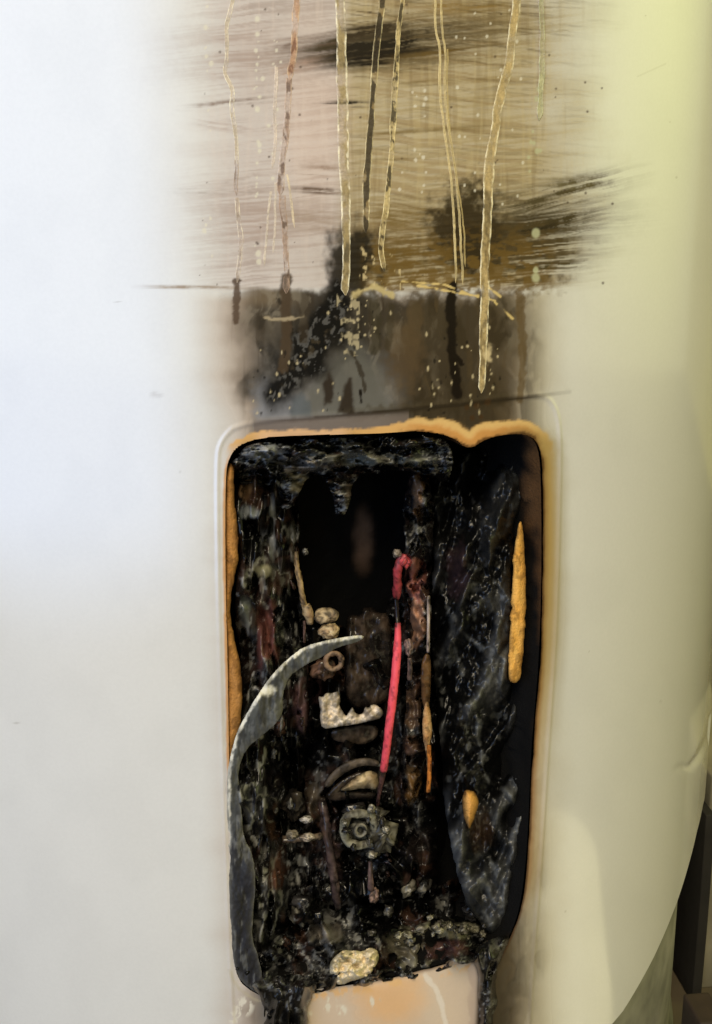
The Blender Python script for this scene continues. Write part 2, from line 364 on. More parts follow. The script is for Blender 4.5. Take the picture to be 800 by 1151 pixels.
    topm = (1 - ss(492, 520, py))
    wid = pl(px, [(255, 10), (330, 7), (430, 8), (470, 17), (540, 22), (600, 16), (640, 16)])
    lay((226, 178, 112), topm * (1 - ss(wid * .75, wid, dh)) * ss(250, 262, px))
    lay((232, 190, 150), topm * (1 - ss(4, 9, dh)) * ss(280, 300, px) * (1 - ss(380, 400, px)) * .8)
    lay((206, 146, 78), topm * (1 - ss(wid * .35, wid * .55, dh)) * ss(440, 480, px) * .8)
    lay((232, 196, 128), (1 - ss(1, 5, np.abs(dh - wid * .72))) * topm * ss(440, 480, px) * .7)
    rm = ss(470, 500, py) * ss(560, 590, px) * (1 - ss(980, 1040, py))
    lay((196, 160, 98), rm * (1 - ss(6, 22, dh)) * (1 - ss(600, 900, py) * .65))
    lay((150, 104, 54), rm * (1 - ss(2, 8, dh)) * (1 - ss(700, 1000, py) * .5))
    lay((150, 134, 84), rm * (1 - ss(16, 34, dh)) * .5 * (1 - ss(700, 900, py)))
    lay((70, 44, 22), (1 - ss(.5, 3.0, dh)) * .85 * ss(440, 470, px))
    lm = ss(500, 530, py) * (px < 300) * (1 - ss(880, 940, py))
    lay((206, 150, 86), lm * (1 - ss(1.5, 4, dh)) * .9)
    for (x, y, r) in ((531, 470, 4), (541, 469, 3.4), (536, 456, 5), (548, 452, 5), (525, 458, 4)):
        lay((70, 50, 28), (1 - ss(r * .5, r, np.hypot(px - x, py - y))) * .8)
    # heat-tanned skirt under the opening
    P = chaikin([(344, 1124), (352, 1114), (400, 1108), (440, 1102), (480, 1091), (526, 1080), (538, 1086), (537, 1120), (533, 1200), (400, 1215), (340, 1190)], 2)
    d = sdf(px, py, P)
    lay((234, 212, 190), (1 - ss(-4, 3, d)) * .85)
    lay((238, 190, 136), (1 - ss(-6, 3, d)) * (1 - ss(20, 62, np.hypot(px - 440, (py - 1118) * 1.1) + 36 * (nb - .5) + 10 * (nf - .5))) * .8)
    lay((236, 190, 130), (1 - ss(-2, 2, d)) * (1 - ss(3, 10, np.abs(dh - 6) + 8 * (nf - .5))) * ss(.5, .65, nf) * .8)
    d2, _ = seg_dist(px, py, [(478, 1098), (490, 1112), (497, 1130), (502, 1160)], False)
    lay((236, 226, 216), (1 - ss(1.2, 4, d2 + 5 * (nf - .5))) * .8)
    fl = fbm(px / 5.0 + .5 * fbm(px / 14, py / 14, 3, 141), py / 9.0, 4, 143)
    for (fx_, fy_, fr) in ((368, 1128, 13), (384, 1136, 8), (274, 1132, 14), (264, 1144, 10), (420, 1128, 10), (350, 1145, 10)):
        lay((242, 236, 220), ss(.52, .60, fl) * (1 - ss(fr * .5, fr, np.hypot(px - fx_, py - fy_))) * .85)
    lay((190, 180, 150), (1 - ss(0, 3, np.abs(sdf(px, py, HOLE) - 6) + 4 * (nf - .5))) * (py > 1090) * (px < 300) * .5)
    # droplets and specks
    rnd = random.Random(4)
    drops = [(234 + rnd.gauss(0, 2.5), rnd.uniform(5, 305), rnd.choice((1.0, 1.3, 1.6, 2.4, 3.2))) for _ in range(17)]
    drops += [(289 + rnd.gauss(0, 1.8), rnd.uniform(3, 295), rnd.choice((1.2, 1.5, 1.8, 2.4, 3.4, 4.2))) for _ in range(27)]
    drops += [(310 + rnd.gauss(0, 4.5), rnd.uniform(3, 215), rnd.choice((1.0, 1.4, 2.2))) for _ in range(16)]
    drops += [(rnd.uniform(445, 480), rnd.uniform(100, 240), rnd.uniform(1.2, 2.4)) for _ in range(16)]
    drops += [(604 + rnd.gauss(0, 4), rnd.uniform(90, 180), rnd.uniform(2, 4)) for _ in range(6)] + [(602, 262, 6), (602, 312, 6), (602, 304, 4)]
    drops += [(rnd.uniform(505, 600), rnd.uniform(10, 230), rnd.uniform(1, 2.2)) for _ in range(30)]
    for (x, y, r) in drops:
        d = np.hypot(px - x, (py - y) * .8) + 2.0 * (nf - .5)
        lay((232, 226, 206) if x < 590 else (196, 198, 160), (1 - ss(r * .5, r, d)) * .75)
    for _ in range(70):
        x, y, r = rnd.uniform(215, 690), rnd.uniform(5, 322), rnd.uniform(.7, 1.9)
        lay((78, 64, 50), (1 - ss(r * .5, r * 1.2, np.hypot(px - x, py - y))) * .75)
    for _ in range(150):
        cx, cy = rnd.choice(((330, 400), (395, 350), (395, 365), (510, 400), (548, 400), (490, 440), (540, 455), (420, 345), (300, 440), (370, 440)))
        x, y, r = rnd.gauss(cx, 11), rnd.gauss(cy, 20), rnd.uniform(.6, 1.7)
        if not 332 < y < 470: continue
        lay((206, 190, 150) if rnd.random() < .5 else (24, 19, 13), (1 - ss(r * .4, r * 1.3, np.hypot(px - x, (py - y) * rnd.uniform(.4, 1.1)) + 1.2 * (nf - .5))) * .8)
    d, _ = seg_dist(px, py, [(169, 452), (174, 440), (181, 446)], False); lay((190, 186, 180), (1 - ss(.5, 2, d + 2 * (nf - .5))) * .5)
    sm = fbm(px / 46 + 3, py / 60, 4, 161); cl = ss(.45, .7, rgb.mean(1))
    lay(rgb * .955, cl * ss(.40, .75, sm) * .6)
    rn3 = random.Random(12)
    for _ in range(5):
        x, y = rn3.uniform(10, 790), rn3.uniform(20, 1140); L_, a_ = rn3.uniform(8, 40), rn3.uniform(-.5, .5) + (1.57 if rn3.random() < .4 else 0)
        if 230 < x < 640: continue
        d, _ = seg_dist(px, py, [(x, y), (x + L_ * math.cos(a_), y + L_ * math.sin(a_))], False); lay((170, 166, 156), (1 - ss(.4, 1.3, d)) * rn3.uniform(.15, .4))
    for _ in range(60):
        x, y, r = rn3.uniform(5, 795), rn3.uniform(10, 1140), rn3.uniform(.5, 1.3)
        lay((120, 110, 92), (1 - ss(r * .5, r * 1.3, np.hypot(px - x, py - y))) * cl * .5)
    # soot is matt, clean enamel is glossy
    lum = rgb.mean(1); rough = .16 + .34 * (1 - ss(.25, .78, lum)); rough = np.where((py > 330) & (lum < .2), .44 + .06 * nf, rough)
    return rgb, rough

def build_jacket():
    t0, t1 = -.62, 1.35
    fine = np.arange(-.115, .66, .00145)
    th = np.concatenate([np.linspace(-math.pi, -.62, 40)[:-1], np.linspace(-.62, -.115, 70)[:-1], fine, np.linspace(fine[-1], 1.25, 120)[1:], np.linspace(1.25, math.pi, 40)[1:]])
    zt = CZ + .42 * R; zm = CZ - .17 * R; zb = CZ - 1.30 * R
    z = np.concatenate([np.linspace(1.30, zt, 14)[:-1], np.arange(zt, zm, -.0013 * R), np.arange(zm, zb, -.0026 * R)])
    TH, Z = np.meshgrid(th, z)
    nz, nt_ = TH.shape
    # jacket hem: bent up a little at the right hand side
    kpx = np.array([(790, 905), (783, 935), (762, 1010), (735, 1075), (700, 1136), (650, 1190)], float)
    kt, kz = thz(kpx[:, 0], kpx[:, 1]); o_ = np.argsort(kt)
    hem = np.interp(th, np.concatenate([[-4, 0.0], kt[o_], [2.2, 4]]), np.concatenate([[CZ - 1.27 * R] * 2, kz[o_], [CZ - 1.22 * R] * 2]))
    zbase = CZ - .9 * R
    low = Z < zbase
    Z = np.where(low, zbase + (Z - zbase) * (zbase - hem[None, :]) / (zbase - Z[-1].min()), Z)
    P = np.stack([R * np.sin(TH), -R * np.cos(TH), Z], -1)
    px, py = project(P)
    front = np.abs(TH) < 1.15
    px = np.where(front, px, -5000); 
    g = sdf(px.ravel(), py.ravel(), HOLE).reshape(px.shape)
    # snap vertices next to the outline onto it
    near = (np.abs(g) < 2.2) & front & (TH > -.13) & (TH < .66)
    e = .5
    gx = (sdf(px[near] + e, py[near], HOLE) - sdf(px[near] - e, py[near], HOLE)) / (2 * e)
    gy = (sdf(px[near], py[near] + e, HOLE) - sdf(px[near], py[near] - e, HOLE)) / (2 * e)
    step = np.where(py[near] > 470, 1.6, 1.0)
    inn = (g[near] < 0) & (g[near] > -step)
    idx = np.argwhere(near)[inn]
    nx = px[near][inn] - g[near][inn] * gx[inn]; ny = py[near][inn] - g[near][inn] * gy[inn]
    px[idx[:, 0], idx[:, 1]] = nx; py[idx[:, 0], idx[:, 1]] = ny
    PP = at(nx, ny, 0.0); P[idx[:, 0], idx[:, 1]] = PP
    keep = g > 0; keep[idx[:, 0], idx[:, 1]] = True
    # relief: pressed lip, slightly wavy sheet metal, crumple by the hem
    fx, fy = px.ravel(), py.ravel(); fm = front.ravel() & (fx > -200) & (fx < 1000)
    dep = np.zeros(fx.shape)
    ls = sdf(fx[fm], fy[fm], LIP); nf = fbm(fx[fm] / 30, fy[fm] / 30, 3, 201)
    rs_ = .38 - .18 * ss(540, 600, fx[fm])
    dd = .00045 * (1 - ss(-5, -.5, ls)) * rs_ + .0004 * rs_ * np.exp(-((ls + 1.5) / 1.8)**2) - .00025 * np.exp(-((ls - 2.5) / 2.0)**2)
    dd += .0006 * (fbm(fx[fm] / 220, fy[fm] / 260, 2, 203) - .5) * ss(480, 560, fy[fm])
    hs = sdf(fx[fm], fy[fm], HOLE); dd += .0012 * np.exp(-np.maximum(hs, 0) / 4.0) * (nf - .35)
    cr, _ = seg_dist(fx[fm], fy[fm], [(801, 806), (797, 828), (786, 850), (776, 862), (764, 862), (750, 868)], False)
    dd += .0009 * np.exp(-(cr / 4.0)**2) * ss(752, 785, fx[fm])
    bot, _ = seg_dist(fx[fm], fy[fm], [(790, 905), (783, 935), (762, 1010), (735, 1075), (700, 1136), (640, 1200)], False)
    dep[fm] = dd
    dep = dep.reshape(TH.shape)
    rr = np.hypot(P[..., 0], P[..., 1]); k = (rr - dep) / rr
    P[..., 0] *= k; P[..., 1] *= k
    ids = np.arange(nz * nt_).reshape(nz, nt_)
    q = np.stack([ids[1:, :-1], ids[1:, 1:], ids[:-1, 1:], ids[:-1, :-1]], -1).reshape(-1, 4)
    kf = keep.ravel(); q = q[kf[q].all(1)]
    used = np.unique(q); remap = -np.ones(nz * nt_, np.int64); remap[used] = np.arange(len(used))
    V = P.reshape(-1, 3)[used]; q = remap[q]
    fx = fx[used]; fy = fy[used]; fm = (fx > -100) & (fx < 900) & (fy > -420) & (fy < 1300)
    col = np.tile(lin((233, 233, 230)), (len(V), 1)); rg = np.full(len(V), .16)
    c2, r2 = stain(fx[fm], fy[fm]); col[fm] = c2; rg[fm] = r2
    return mesh_np('jacket', V, q, col, MAT_PAINT, heater, True, rg)
build_jacket()

def lathe(name, prof, mat, parent, n=96, th0=-math.pi, th1=math.pi, col=None):
    th = np.linspace(th0, th1, n); pr = np.array(prof)
    V = np.stack([np.outer(pr[:, 0], np.sin(th)), -np.outer(pr[:, 0], np.cos(th)), np.repeat(pr[:, 1:2], n, 1)], -1).reshape(-1, 3)
    ids = np.arange(len(pr) * n).reshape(len(pr), n)
    q = np.stack([ids[:-1, :-1], ids[:-1, 1:], ids[1:, 1:], ids[1:, :-1]], -1).reshape(-1, 4)
    return mesh_np(name, V, q, None if col is None else np.tile(lin(col), (len(V), 1)), mat, parent)
m_base = mat_vc('dull_galvanised_steel', rough=.6, bump=.5, bscale=90, var=.4, vscale=45, tint=(.17, .165, .13))
zh = CZ - 1.255 * R
lathe('base_ring', [(R - .03, zh + .012), (R - .009, zh + .010), (R - .009, .012), (R - .006, .006), (R - .006, 0.0)], m_base, heater)
lathe('top_cap', [(R - .004, 1.28), (R + .003, 1.30), (R + .003, 1.315), (R * .9, 1.33), (.0, 1.34)], MAT_PAINT, heater, col=(233, 233, 230))
# soot-black steel tank behind the foam
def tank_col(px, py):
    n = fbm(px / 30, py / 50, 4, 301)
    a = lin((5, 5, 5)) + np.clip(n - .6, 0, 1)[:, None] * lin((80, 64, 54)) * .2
    g = 1 - ss(5, 19, np.hypot((px - 408) * 1.25 + 9 * (fbm(px / 9, py / 14, 3, 305) - .5), (py - 606) * .40))  # tan glow of the lit tank surface, painted into its colour
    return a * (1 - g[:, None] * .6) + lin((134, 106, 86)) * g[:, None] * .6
def patch(name, poly, depth, thick, color, mat, parent, step=1.5, smooth=True, sub=2, jit=0.0, seed=0, skirt=.3):
    """solid relief: outline (photo px) unprojected on to the heater at depth(px,py) metres under the jacket, with side walls"""
    P = chaikin(poly, sub) if sub else np.array(poly, float)
    if jit > 0:
        nn = len(P); Pd = []
        for i in range(nn):
            a = P[i]; b = P[(i + 1) % nn]; m = max(1, int(np.hypot(*(b - a)) / 4))
            for j in range(m): Pd.append(a + (b - a) * j / m)
        P = np.array(Pd)
        P = P + jit * np.stack([fbm(P[:, 0] / 9 + seed, P[:, 1] / 9, 3, 5 + seed) - .5, fbm(P[:, 0] / 9, P[:, 1] / 9 + seed, 3, 8 + seed) - .5], 1) * 2
    x0, y0 = P.min(0) - 2 * step; x1, y1 = P.max(0) + 2 * step
    X, Y = np.meshgrid(np.arange(x0, x1, step), np.arange(y0, y1, step))
    g = sdf(X, Y, P); gy, gx = np.gradient(g, step)
    m = (g > 0) & (g < .8 * step)
    X = np.where(m, X - g * gx, X); Y = np.where(m, Y - g * gy, Y); g = np.where(m, 0, g)
    ok = g <= 0
    ids = np.arange(X.size).reshape(X.shape)
    q = np.stack([ids[1:, :-1], ids[1:, 1:], ids[:-1, 1:], ids[:-1, :-1]], -1).reshape(-1, 4)
    q = q[ok.ravel()[q].all(1)]
    used = np.unique(q); rm = -np.ones(X.size, np.int64); rm[used] = np.arange(len(used)); q = rm[q]
    x = X.ravel()[used]; y = Y.ravel()[used]; gi = -g.ravel()[used]
    d = depth(x, y, gi); V = at(x, y, d); col = color(x, y, gi, d)
    e = np.concatenate([q[:, [0, 1]], q[:, [1, 2]], q[:, [2, 3]], q[:, [3, 0]]])
    es = np.sort(e, 1); key = es[:, 0] * (len(V) + 1) + es[:, 1]
    _, inv, cnt = np.unique(key, return_inverse=True, return_counts=True)
    be = e[cnt[inv] == 1]
    bv = np.unique(be); bm_ = -np.ones(len(V), np.int64); bm_[bv] = np.arange(len(bv)) + len(V)
    V2 = at(x[bv], y[bv], d[bv] + thick)                # walls go straight back
    q2 = np.stack([be[:, 1], be[:, 0], bm_[be[:, 0]], bm_[be[:, 1]]], 1)
    return mesh_np(name, np.vstack([V, V2]), np.vstack([q, q2]), np.vstack([col, col[bv] * skirt if skirt > .5 else np.tile(lin((7, 6, 6)), (len(bv), 1))]), mat, parent, smooth, None)

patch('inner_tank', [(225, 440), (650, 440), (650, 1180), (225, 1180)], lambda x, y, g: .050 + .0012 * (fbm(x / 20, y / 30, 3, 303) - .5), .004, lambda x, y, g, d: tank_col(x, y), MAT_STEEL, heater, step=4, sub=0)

# foam wall round the opening: brown and charred
def foam_wall():
    P = HOLE; n = len(P)
    Pd = []
    for i in range(n):
        a = P[i]; b = P[(i + 1) % n]; m = max(1, int(np.hypot(*(b - a)) / 3))
        for j in range(m): Pd.append(a + (b - a) * j / m)
    P = np.array(Pd); n = len(P)
    B = at(P[:, 0], P[:, 1], 0.0); th = np.arctan2(B[:, 0], -B[:, 1]); zz = B[:, 2]
    rows = 22; V = []; col = []
    u = np.arange(n)
    for k in range(rows):
        t = k / (rows - 1); r = R - .0012 - .050 * t
        nz_ = (fbm(u / 6.0, np.full(n, k / 3.0), 4, 311) - .5)
        th2 = th + nz_ * .016 * min(1, k / 3); z2 = zz + nz_ * .004 * min(1, k / 3)
        V.append(np.stack([r * np.sin(th2), -r * np.cos(th2), z2], 1))
        n2 = fbm(u / 9.0, np.full(n, k / 4.0), 4, 313)
        w = np.clip(ss(.02, .20, t + .30 * (n2 - .5) + .10 * ss(520, 720, P[:, 1])) + ss(640, 760, P[:, 1]) * .9 * (P[:, 0] > 400) + ss(1060, 1090, P[:, 1]), 0, 1)[:, None]
        col.append(lin((88, 62, 36)) * (1 - w) + lin((9, 8, 7)) * w)
    V = np.vstack(V); ids = np.arange(rows * n).reshape(rows, n); nx = np.roll(ids, -1, 1)
    q = np.stack([ids[:-1], nx[:-1], nx[1:], ids[1:]], -1).reshape(-1, 4)
    mesh_np('foam_insulation', V, q, np.vstack(col), MAT_FOAM, heater)
foam_wall()

# ---- dried runs on the jacket -----------------------------------
def run(pts, w, mid, edge, dark=0.0, seed=0, wj=.35, hollow=False, darkc=(30, 24, 16), th=.00006, name='dried_drip'):
    w = [q_ * .86 for q_ in w] if isinstance(w, (list, tuple)) else w * .9
    P = chaikin(np.array(pts, float), 2, False)
    seg = np.hypot(*np.diff(P, axis=0).T); s = np.concatenate([[0], np.cumsum(seg)]); n = max(8, int(s[-1] / 1.3))
    si = np.linspace(0, s[-1], n); x = np.interp(si, s, P[:, 0]); y = np.interp(si, s, P[:, 1])
    W_ = w if not isinstance(w, (list, tuple)) else np.interp(si / s[-1], np.linspace(0, 1, len(w)), w)
    tx = np.gradient(x); ty = np.gradient(y); L = np.hypot(tx, ty); nx, ny = -ty / L, tx / L
    x = x + 1.6 * (fbm(si / 14, si * 0, 3, 400 + seed) - .5)
    wl = .5 * W_ * (1 + wj * 2 * (fbm(si / 15, si * 0 + 1, 4, 410 + seed) - .5)); wr = .5 * W_ * (1 + wj * 2 * (fbm(si / 15, si * 0 + 3, 4, 420 + seed) - .5))
    taper = np.minimum(1, (si[-1] - si) / 8 + .15); wl, wr = wl * taper, wr * taper
    cols = 13; V = []; Cc = []; w_mean = float(np.mean(W_))
    for k in range(cols):
        t = -1 + 2 * k / (cols - 1)
        off = np.where(t < 0, t * wl, t * wr)
        X = x + nx * off; Y = y + ny * off
        a = abs(t)
        hh = th * (max(0, 1 - a**10)) * (.55 + .75 * a**3) - (.0002 if a > .99 else 0)
        V.append(at(X, Y, -hh * np.ones(n)))
        ec = np.clip(ss(.54, .72, np.full(n, a) + .4 * (fbm(X / 5, Y / 6, 2, 431 + seed) - .5)), 0, 1)[:, None]
        c = lin(mid) * (1 - ec) + lin(edge) * ec
        c = c * (.55 + .75 * (.5 * fbm(X / 12, Y / 22, 3, 440 + seed) + .5 * fbm(X / 3, Y / 5, 3, 446 + seed)) ** .8)[:, None]
        br_ = (ss(.60, .72, fbm(X / 4, Y / 9, 3, 448 + seed)) * .6)[:, None]; c = c * (1 - br_) + lin(mid) * .62 * br_
        if dark:
            dk = .92 * ss(.60 - .26 * dark, .72 - .26 * dark, fbm(X / 6, Y / 11, 4, 450 + seed))[:, None] * (1 - ss(.55, .9, np.full(n, a)))[:, None]
            c = c * (1 - dk) + lin(darkc) * dk
        dkk = dk[:, 0] if dark else 0
        base_, _ = stain(X, Y)                                   # a thin film: the wall shows through
        op = np.where(np.full(n, a) < .58, .30 + .6 * ss(.35, .65, fbm(X / 6, Y / 15, 3, 461 + seed)), .15 + .75 * ss(.34, .54, fbm(X / 4, Y / 10, 3, 463 + seed)))
        op = np.where(np.full(n, a) > .95, .15, op) * (.35 if w_mean < 5 else 1) + (.5 if w_mean < 5 and a < .9 else 0)
        op = np.maximum(op, dkk * .95)
        c = base_ * (1 - op[:, None]) + c * op[:, None]
        Cc.append(c)
    ids = np.arange(cols * n).reshape(cols, n)
    q = np.stack([ids[:-1, :-1], ids[1:, :-1], ids[1:, 1:], ids[:-1, 1:]], -1).reshape(-1, 4)
    return mesh_np(name, np.vstack(V), q[:, ::-1], np.vstack(Cc), MAT_DRIP, heater)
CRM = (236, 220, 176)
run([(262, -40), (262, 0), (253, 30), (256, 66), (251, 80), (262, 102), (260, 124), (265, 152), (266, 185)], [7, 7, 6, 7, 5], (206, 190, 164), (250, 242, 216), 0, 1)
run([(266, 180), (265, 205), (266, 220)], 6, (146, 124, 108), (190, 170, 150), 0, 2)
run([(266, 222), (268, 250), (271, 275), (268, 300), (266, 318)], [7, 7, 6], (184, 166, 148), (246, 236, 214), 0, 3)
run([(311, 75), (308, 120), (309, 160), (306, 190)], [6, 5, 5], (214, 198, 180), (232, 218, 200), 0, 4)
run([(304, 215), (300, 250), (297, 300)], 3, (222, 208, 186), (238, 226, 206), 0, 5)
run([(309, 205), (309, 250), (307, 285)], 3, (214, 200, 180), (232, 220, 200), 0, 6)
run([(335, -40), (334, 0), (331, 30), (330, 60), (325, 90)], [12, 11, 10], (192, 152, 120), (226, 196, 160), .1, 7, darkc=(130, 90, 66))
run([(325, 88), (323, 125), (320, 160), (316, 190), (315, 220)], [9, 10, 11, 12], (166, 138, 118), (212, 188, 168), .1, 8, darkc=(110, 88, 74))
run([(323, 196), (327, 225), (331, 256)], 3, (226, 208, 176), CRM, 0, 9)
run([(317, 220), (321, 270), (322, 330)], [11, 8, 10], (164, 138, 118), (186, 158, 136), .1, 10, darkc=(100, 80, 64))
run([(383, -40), (382, 0), (384, 60), (385, 130), (387, 200), (389, 250), (389, 290), (388, 332)], [16, 15, 17, 17, 14, 13, 12], (172, 152, 106), (255, 246, 216), 0, 11, .2, darkc=(150, 128, 80))
run([(432, -40), (430, 0), (424, 40), (421, 80), (418, 120), (415, 160), (412, 200), (411, 262)], [11, 11, 10, 9, 11, 12, 9], (146, 122, 74), (244, 228, 178), .95, 12)
run([(454, -40), (452, 0), (447, 40), (445, 80), (443, 112), (441, 150), (438, 195), (433, 240), (427, 275), (432, 305)], [7, 7, 8, 10, 9, 8, 9, 8], (214, 192, 134), (244, 226, 172), .5, 13)
run([(489, -40), (489, 0), (489, 36), (495, 54), (493, 90), (497, 135), (506, 189), (509, 225), (512, 290), (512, 318)], 3.4, (226, 206, 152), (240, 222, 172), 0, 14)
run([(496, -40), (496, 0), (496, 36), (501, 56), (499, 90), (502, 135), (512, 189), (515, 225), (519, 290), (520, 320)], 3.2, (220, 200, 146), (238, 220, 170), 0, 15)
run([(503, 55), (502, 100), (506, 160), (513, 200), (521, 250), (523, 300)], 2.4, (196, 174, 116), (214, 194, 140), 0, 16)
run([(583, -40), (581, 0), (575, 45), (573, 72), (562, 108), (554, 157), (548, 202), (548, 250), (544, 300), (545, 335), (543, 380), (541, 442)], [12, 13, 13, 14, 14, 15, 14, 13, 14, 11, 10], (198, 174, 122), (250, 238, 200), 0, 17, .22, darkc=(150, 122, 70))
run([(609, -40), (608, 0), (610, 50), (609, 90), (606, 135)], [8, 7, 9, 8], (190, 188, 148), (206, 206, 168), 0, 18, th=.0003)

# ---- charred banks inside the opening ---------------------------
BLK, DK, GR, ASH_GLINT, BRN, RST = (5, 5, 5), (20, 19, 19), (96, 97, 98), (176, 175, 168), (70, 50, 40), (104, 58, 50)
def char_depth(base, amp, sx=10, sy=18, seed=0, edge=.004):
    def f(x, y, g):
        b = base(x, y) if callable(base) else base
        wx = x + sx * 1.6 * (fbm(x / (sx * 2.2), y / (sy * 2.2), 3, seed + 21) - .5); wy = y + sy * 1.6 * (fbm(x / (sx * 2.2) + 9, y / (sy * 2.2), 3, seed + 23) - .5)
        n = fbm(wx / (sx * 1.9), wy / (sy * 1.9), 3, seed + 3)
        rd = 1 - np.abs(fbm(wx / (sx * 1.5), wy / (sy * 1.6), 2, seed + 9) - .5) * 4
        pit = ss(.60, .72, fbm(wx / (sx * .8), wy / (sy * .8), 3, seed + 15))
        return b + amp * (3.0 * (.5 - n) - .38 * rd + .8 * pit) + edge * np.exp(-g / 4.0)
    return f
def char_col(seed, ash=.5, brown=.3, vert=1.0, rust=None, dark=BLK):
    def f(x, y, g, d):
        wx = x + 12 * (fbm(x / 15, y / 20, 3, seed + 31) - .5); wy = y + 16 * (fbm(x / 15 + 7, y / 20, 3, seed + 33) - .5)
        n = fbm(x / 26, y / (26 * vert), 4, seed); nf = fbm(wx / 9, wy / (9 * vert), 3, seed + 5); n2 = fbm(x / 24, y / 40, 3, seed + 7)
        n3 = fbm(wx / 5.5, wy / (5.5 * vert), 2, seed + 11); low = ss(.44, .60, n)
        c = np.tile(lin(dark), (len(x), 1))
        k = (low * .9)[:, None]; c = c * (1 - k) + lin(DK) * k
        k = (ss(.54, .66, n2) * brown * ss(.40, .6, nf))[:, None]; c = c * (1 - k) + lin(BRN) * k
        k = (ss(.52, .64, nf) * ash * low)[:, None]; c = c * (1 - k) + lin(GR) * .5 * k
        cr_ = np.abs(fbm(wx / 16, wy / (16 * vert), 2, seed + 41) - .5); k = ((1 - ss(.008, .03, cr_)) * ash * ss(.44, .60, nf) * .8)[:, None]; c = c * (1 - k) + lin((150, 150, 146)) * k
        k = (ss(.62, .70, n3) * ash * ss(.50, .62, n))[:, None]; c = c * (1 - k) + lin(ASH_GLINT) * k
        k = (ss(.72, .78, fbm(x / 3.2, y / (3.2 * vert), 2, seed + 13)) * .5 * ss(.52, .64, n))[:, None]; c = c * (1 - k) + lin((150, 152, 152)) * k  # pale flecks: ash, and the char's glints painted into the colour
        if rust:
            for (rx, ry, rw, rh, rc) in rust:
                k = ((1 - ss(.5, 1.1, np.hypot((x - rx) / rw, (y - ry) / rh) + 1.5 * (nf - .5))) * .9)[:, None]; c = c * (1 - k) + lin(rc) * k * (.35 + 1.3 * nf[:, None])
        return c
    return f
# left bank
patch('char_bank', [(262, 545), (268, 520), (285, 505), (310, 500), (330, 530), (338, 580), (334, 640), (342, 690), (352, 720), (345, 760), (350, 830), (340, 880), (352, 930), (345, 1000), (335, 1060), (340, 1120), (300, 1124), (280, 1114), (270, 1090), (262, 1000), (262, 880), (268, 800), (273, 760), (262, 690), (268, 620)],
      char_depth(lambda x, y: .012 + .018 * ss(290, 345, x), .011, 12, 36, 501), .02,
      char_col(511, .55, .6, 2.2, [(300, 715, 12, 34, (112, 70, 62)), (278, 548, 8, 22, (130, 104, 76)), (274, 520, 10, 22, (66, 48, 40)), (338, 790, 9, 30, (110, 84, 84)), (280, 575, 14, 10, (140, 146, 150)), (306, 600, 4, 40, (150, 154, 158)), (275, 690, 7, 22, (84, 86, 78)), (296, 640, 14, 8, (140, 136, 116)), (312, 980, 9, 28, (96, 66, 52)), (293, 720, 5, 60, (84, 54, 50))]), MAT_CHAR, heater, jit=3.0, seed=1)
# top bank with hanging drips
patch('char_crust', [(257, 530), (262, 512), (285, 496), (330, 492), (440, 491), (480, 488), (505, 496), (512, 520), (500, 545), (478, 532), (455, 530), (436, 528), (424, 534), (410, 530), (398, 540), (394, 560), (388, 580), (377, 580), (374, 560), (366, 540), (352, 534), (340, 545), (330, 570), (316, 575), (300, 545), (288, 540), (278, 550), (264, 545)],
      char_depth(lambda x, y: .003 + .012 * ss(495, 560, y), .0065, 15, 7, 521, .003), .014,
      char_col(531, .62, .35, .45, [(300, 508, 24, 10, (140, 144, 148)), (340, 522, 26, 12, (110, 104, 96)), (392, 558, 5, 20, (88, 78, 66)), (400, 515, 60, 8, (110, 108, 96)), (460, 502, 30, 9, (20, 18, 16)), (470, 518, 30, 5, (120, 120, 112)), (375, 502, 40, 5, (50, 50, 44)), (336, 545, 12, 14, (130, 122, 100))]), MAT_CHAR, heater, jit=2.2, seed=2)
# right sheet : wrinkled burnt liner
def sheet_n(x, y):
    u = x + .42 * (y - 700) + 26 * (fbm(x / 40, y / 60, 2, 540) - .5); return fbm(u / 30, y / 95, 3, 541), fbm(u / 13, y / 44, 2, 543), np.abs(fbm((x - .3 * (y - 700)) / 34, y / 70, 2, 545) - .5)
def sheet_d(x, y, g):
    fold, med, cre = sheet_n(x, y)
    return .009 + .012 * (1 - ss(485, 520, x)) + .026 * (.5 - fold) + .007 * (.5 - med) - .012 * np.clip(.10 - cre, 0, 1) + .006 * (.5 - fbm(x / 8, y / 13, 3, 547)) + .006 * np.exp(-g / 4) + .014 * (1 - ss(500, 640, y))
def sheet_c(x, y, g, d):
    fold, med, cre = sheet_n(x, y); k0 = ss(590, 740, y) * .85 + .15; nf = fbm(x / 7, y / 12, 3, 553)
    c = np.tile(lin((6, 6, 6)), (len(x), 1))
    k = (ss(.40, .60, fold) * k0 * .9)[:, None]; c = c * (1 - k) + lin((68, 69, 70)) * k
    k = (ss(.54, .70, med) * ss(.42, .58, fold) * k0 * .8)[:, None]; c = c * (1 - k) + lin((108, 109, 107)) * k
    k = ((1 - ss(.01, .07, cre)) * k0 * ss(.46, .6, nf) * .4)[:, None]; c = c * (1 - k) + lin((128, 130, 128)) * k
    k = (ss(.70, .78, nf) * (.1 + .3 * k0))[:, None]; c = c * (1 - k) + lin((120, 121, 118)) * k
    k = ((1 - ss(.5, 1, np.hypot((x - 515) / 16, (y - 640) / 36) + .8 * (nf - .5))) * .5)[:, None]; c = c * (1 - k) + lin((62, 46, 48)) * k
    k = ((1 - ss(.5, 1.1, np.hypot((x - 540) / 16, (y - 930) / 26) + .8 * (nf - .5))) * .7)[:, None]; c = c * (1 - k) + lin((54, 38, 24)) * k
    return c
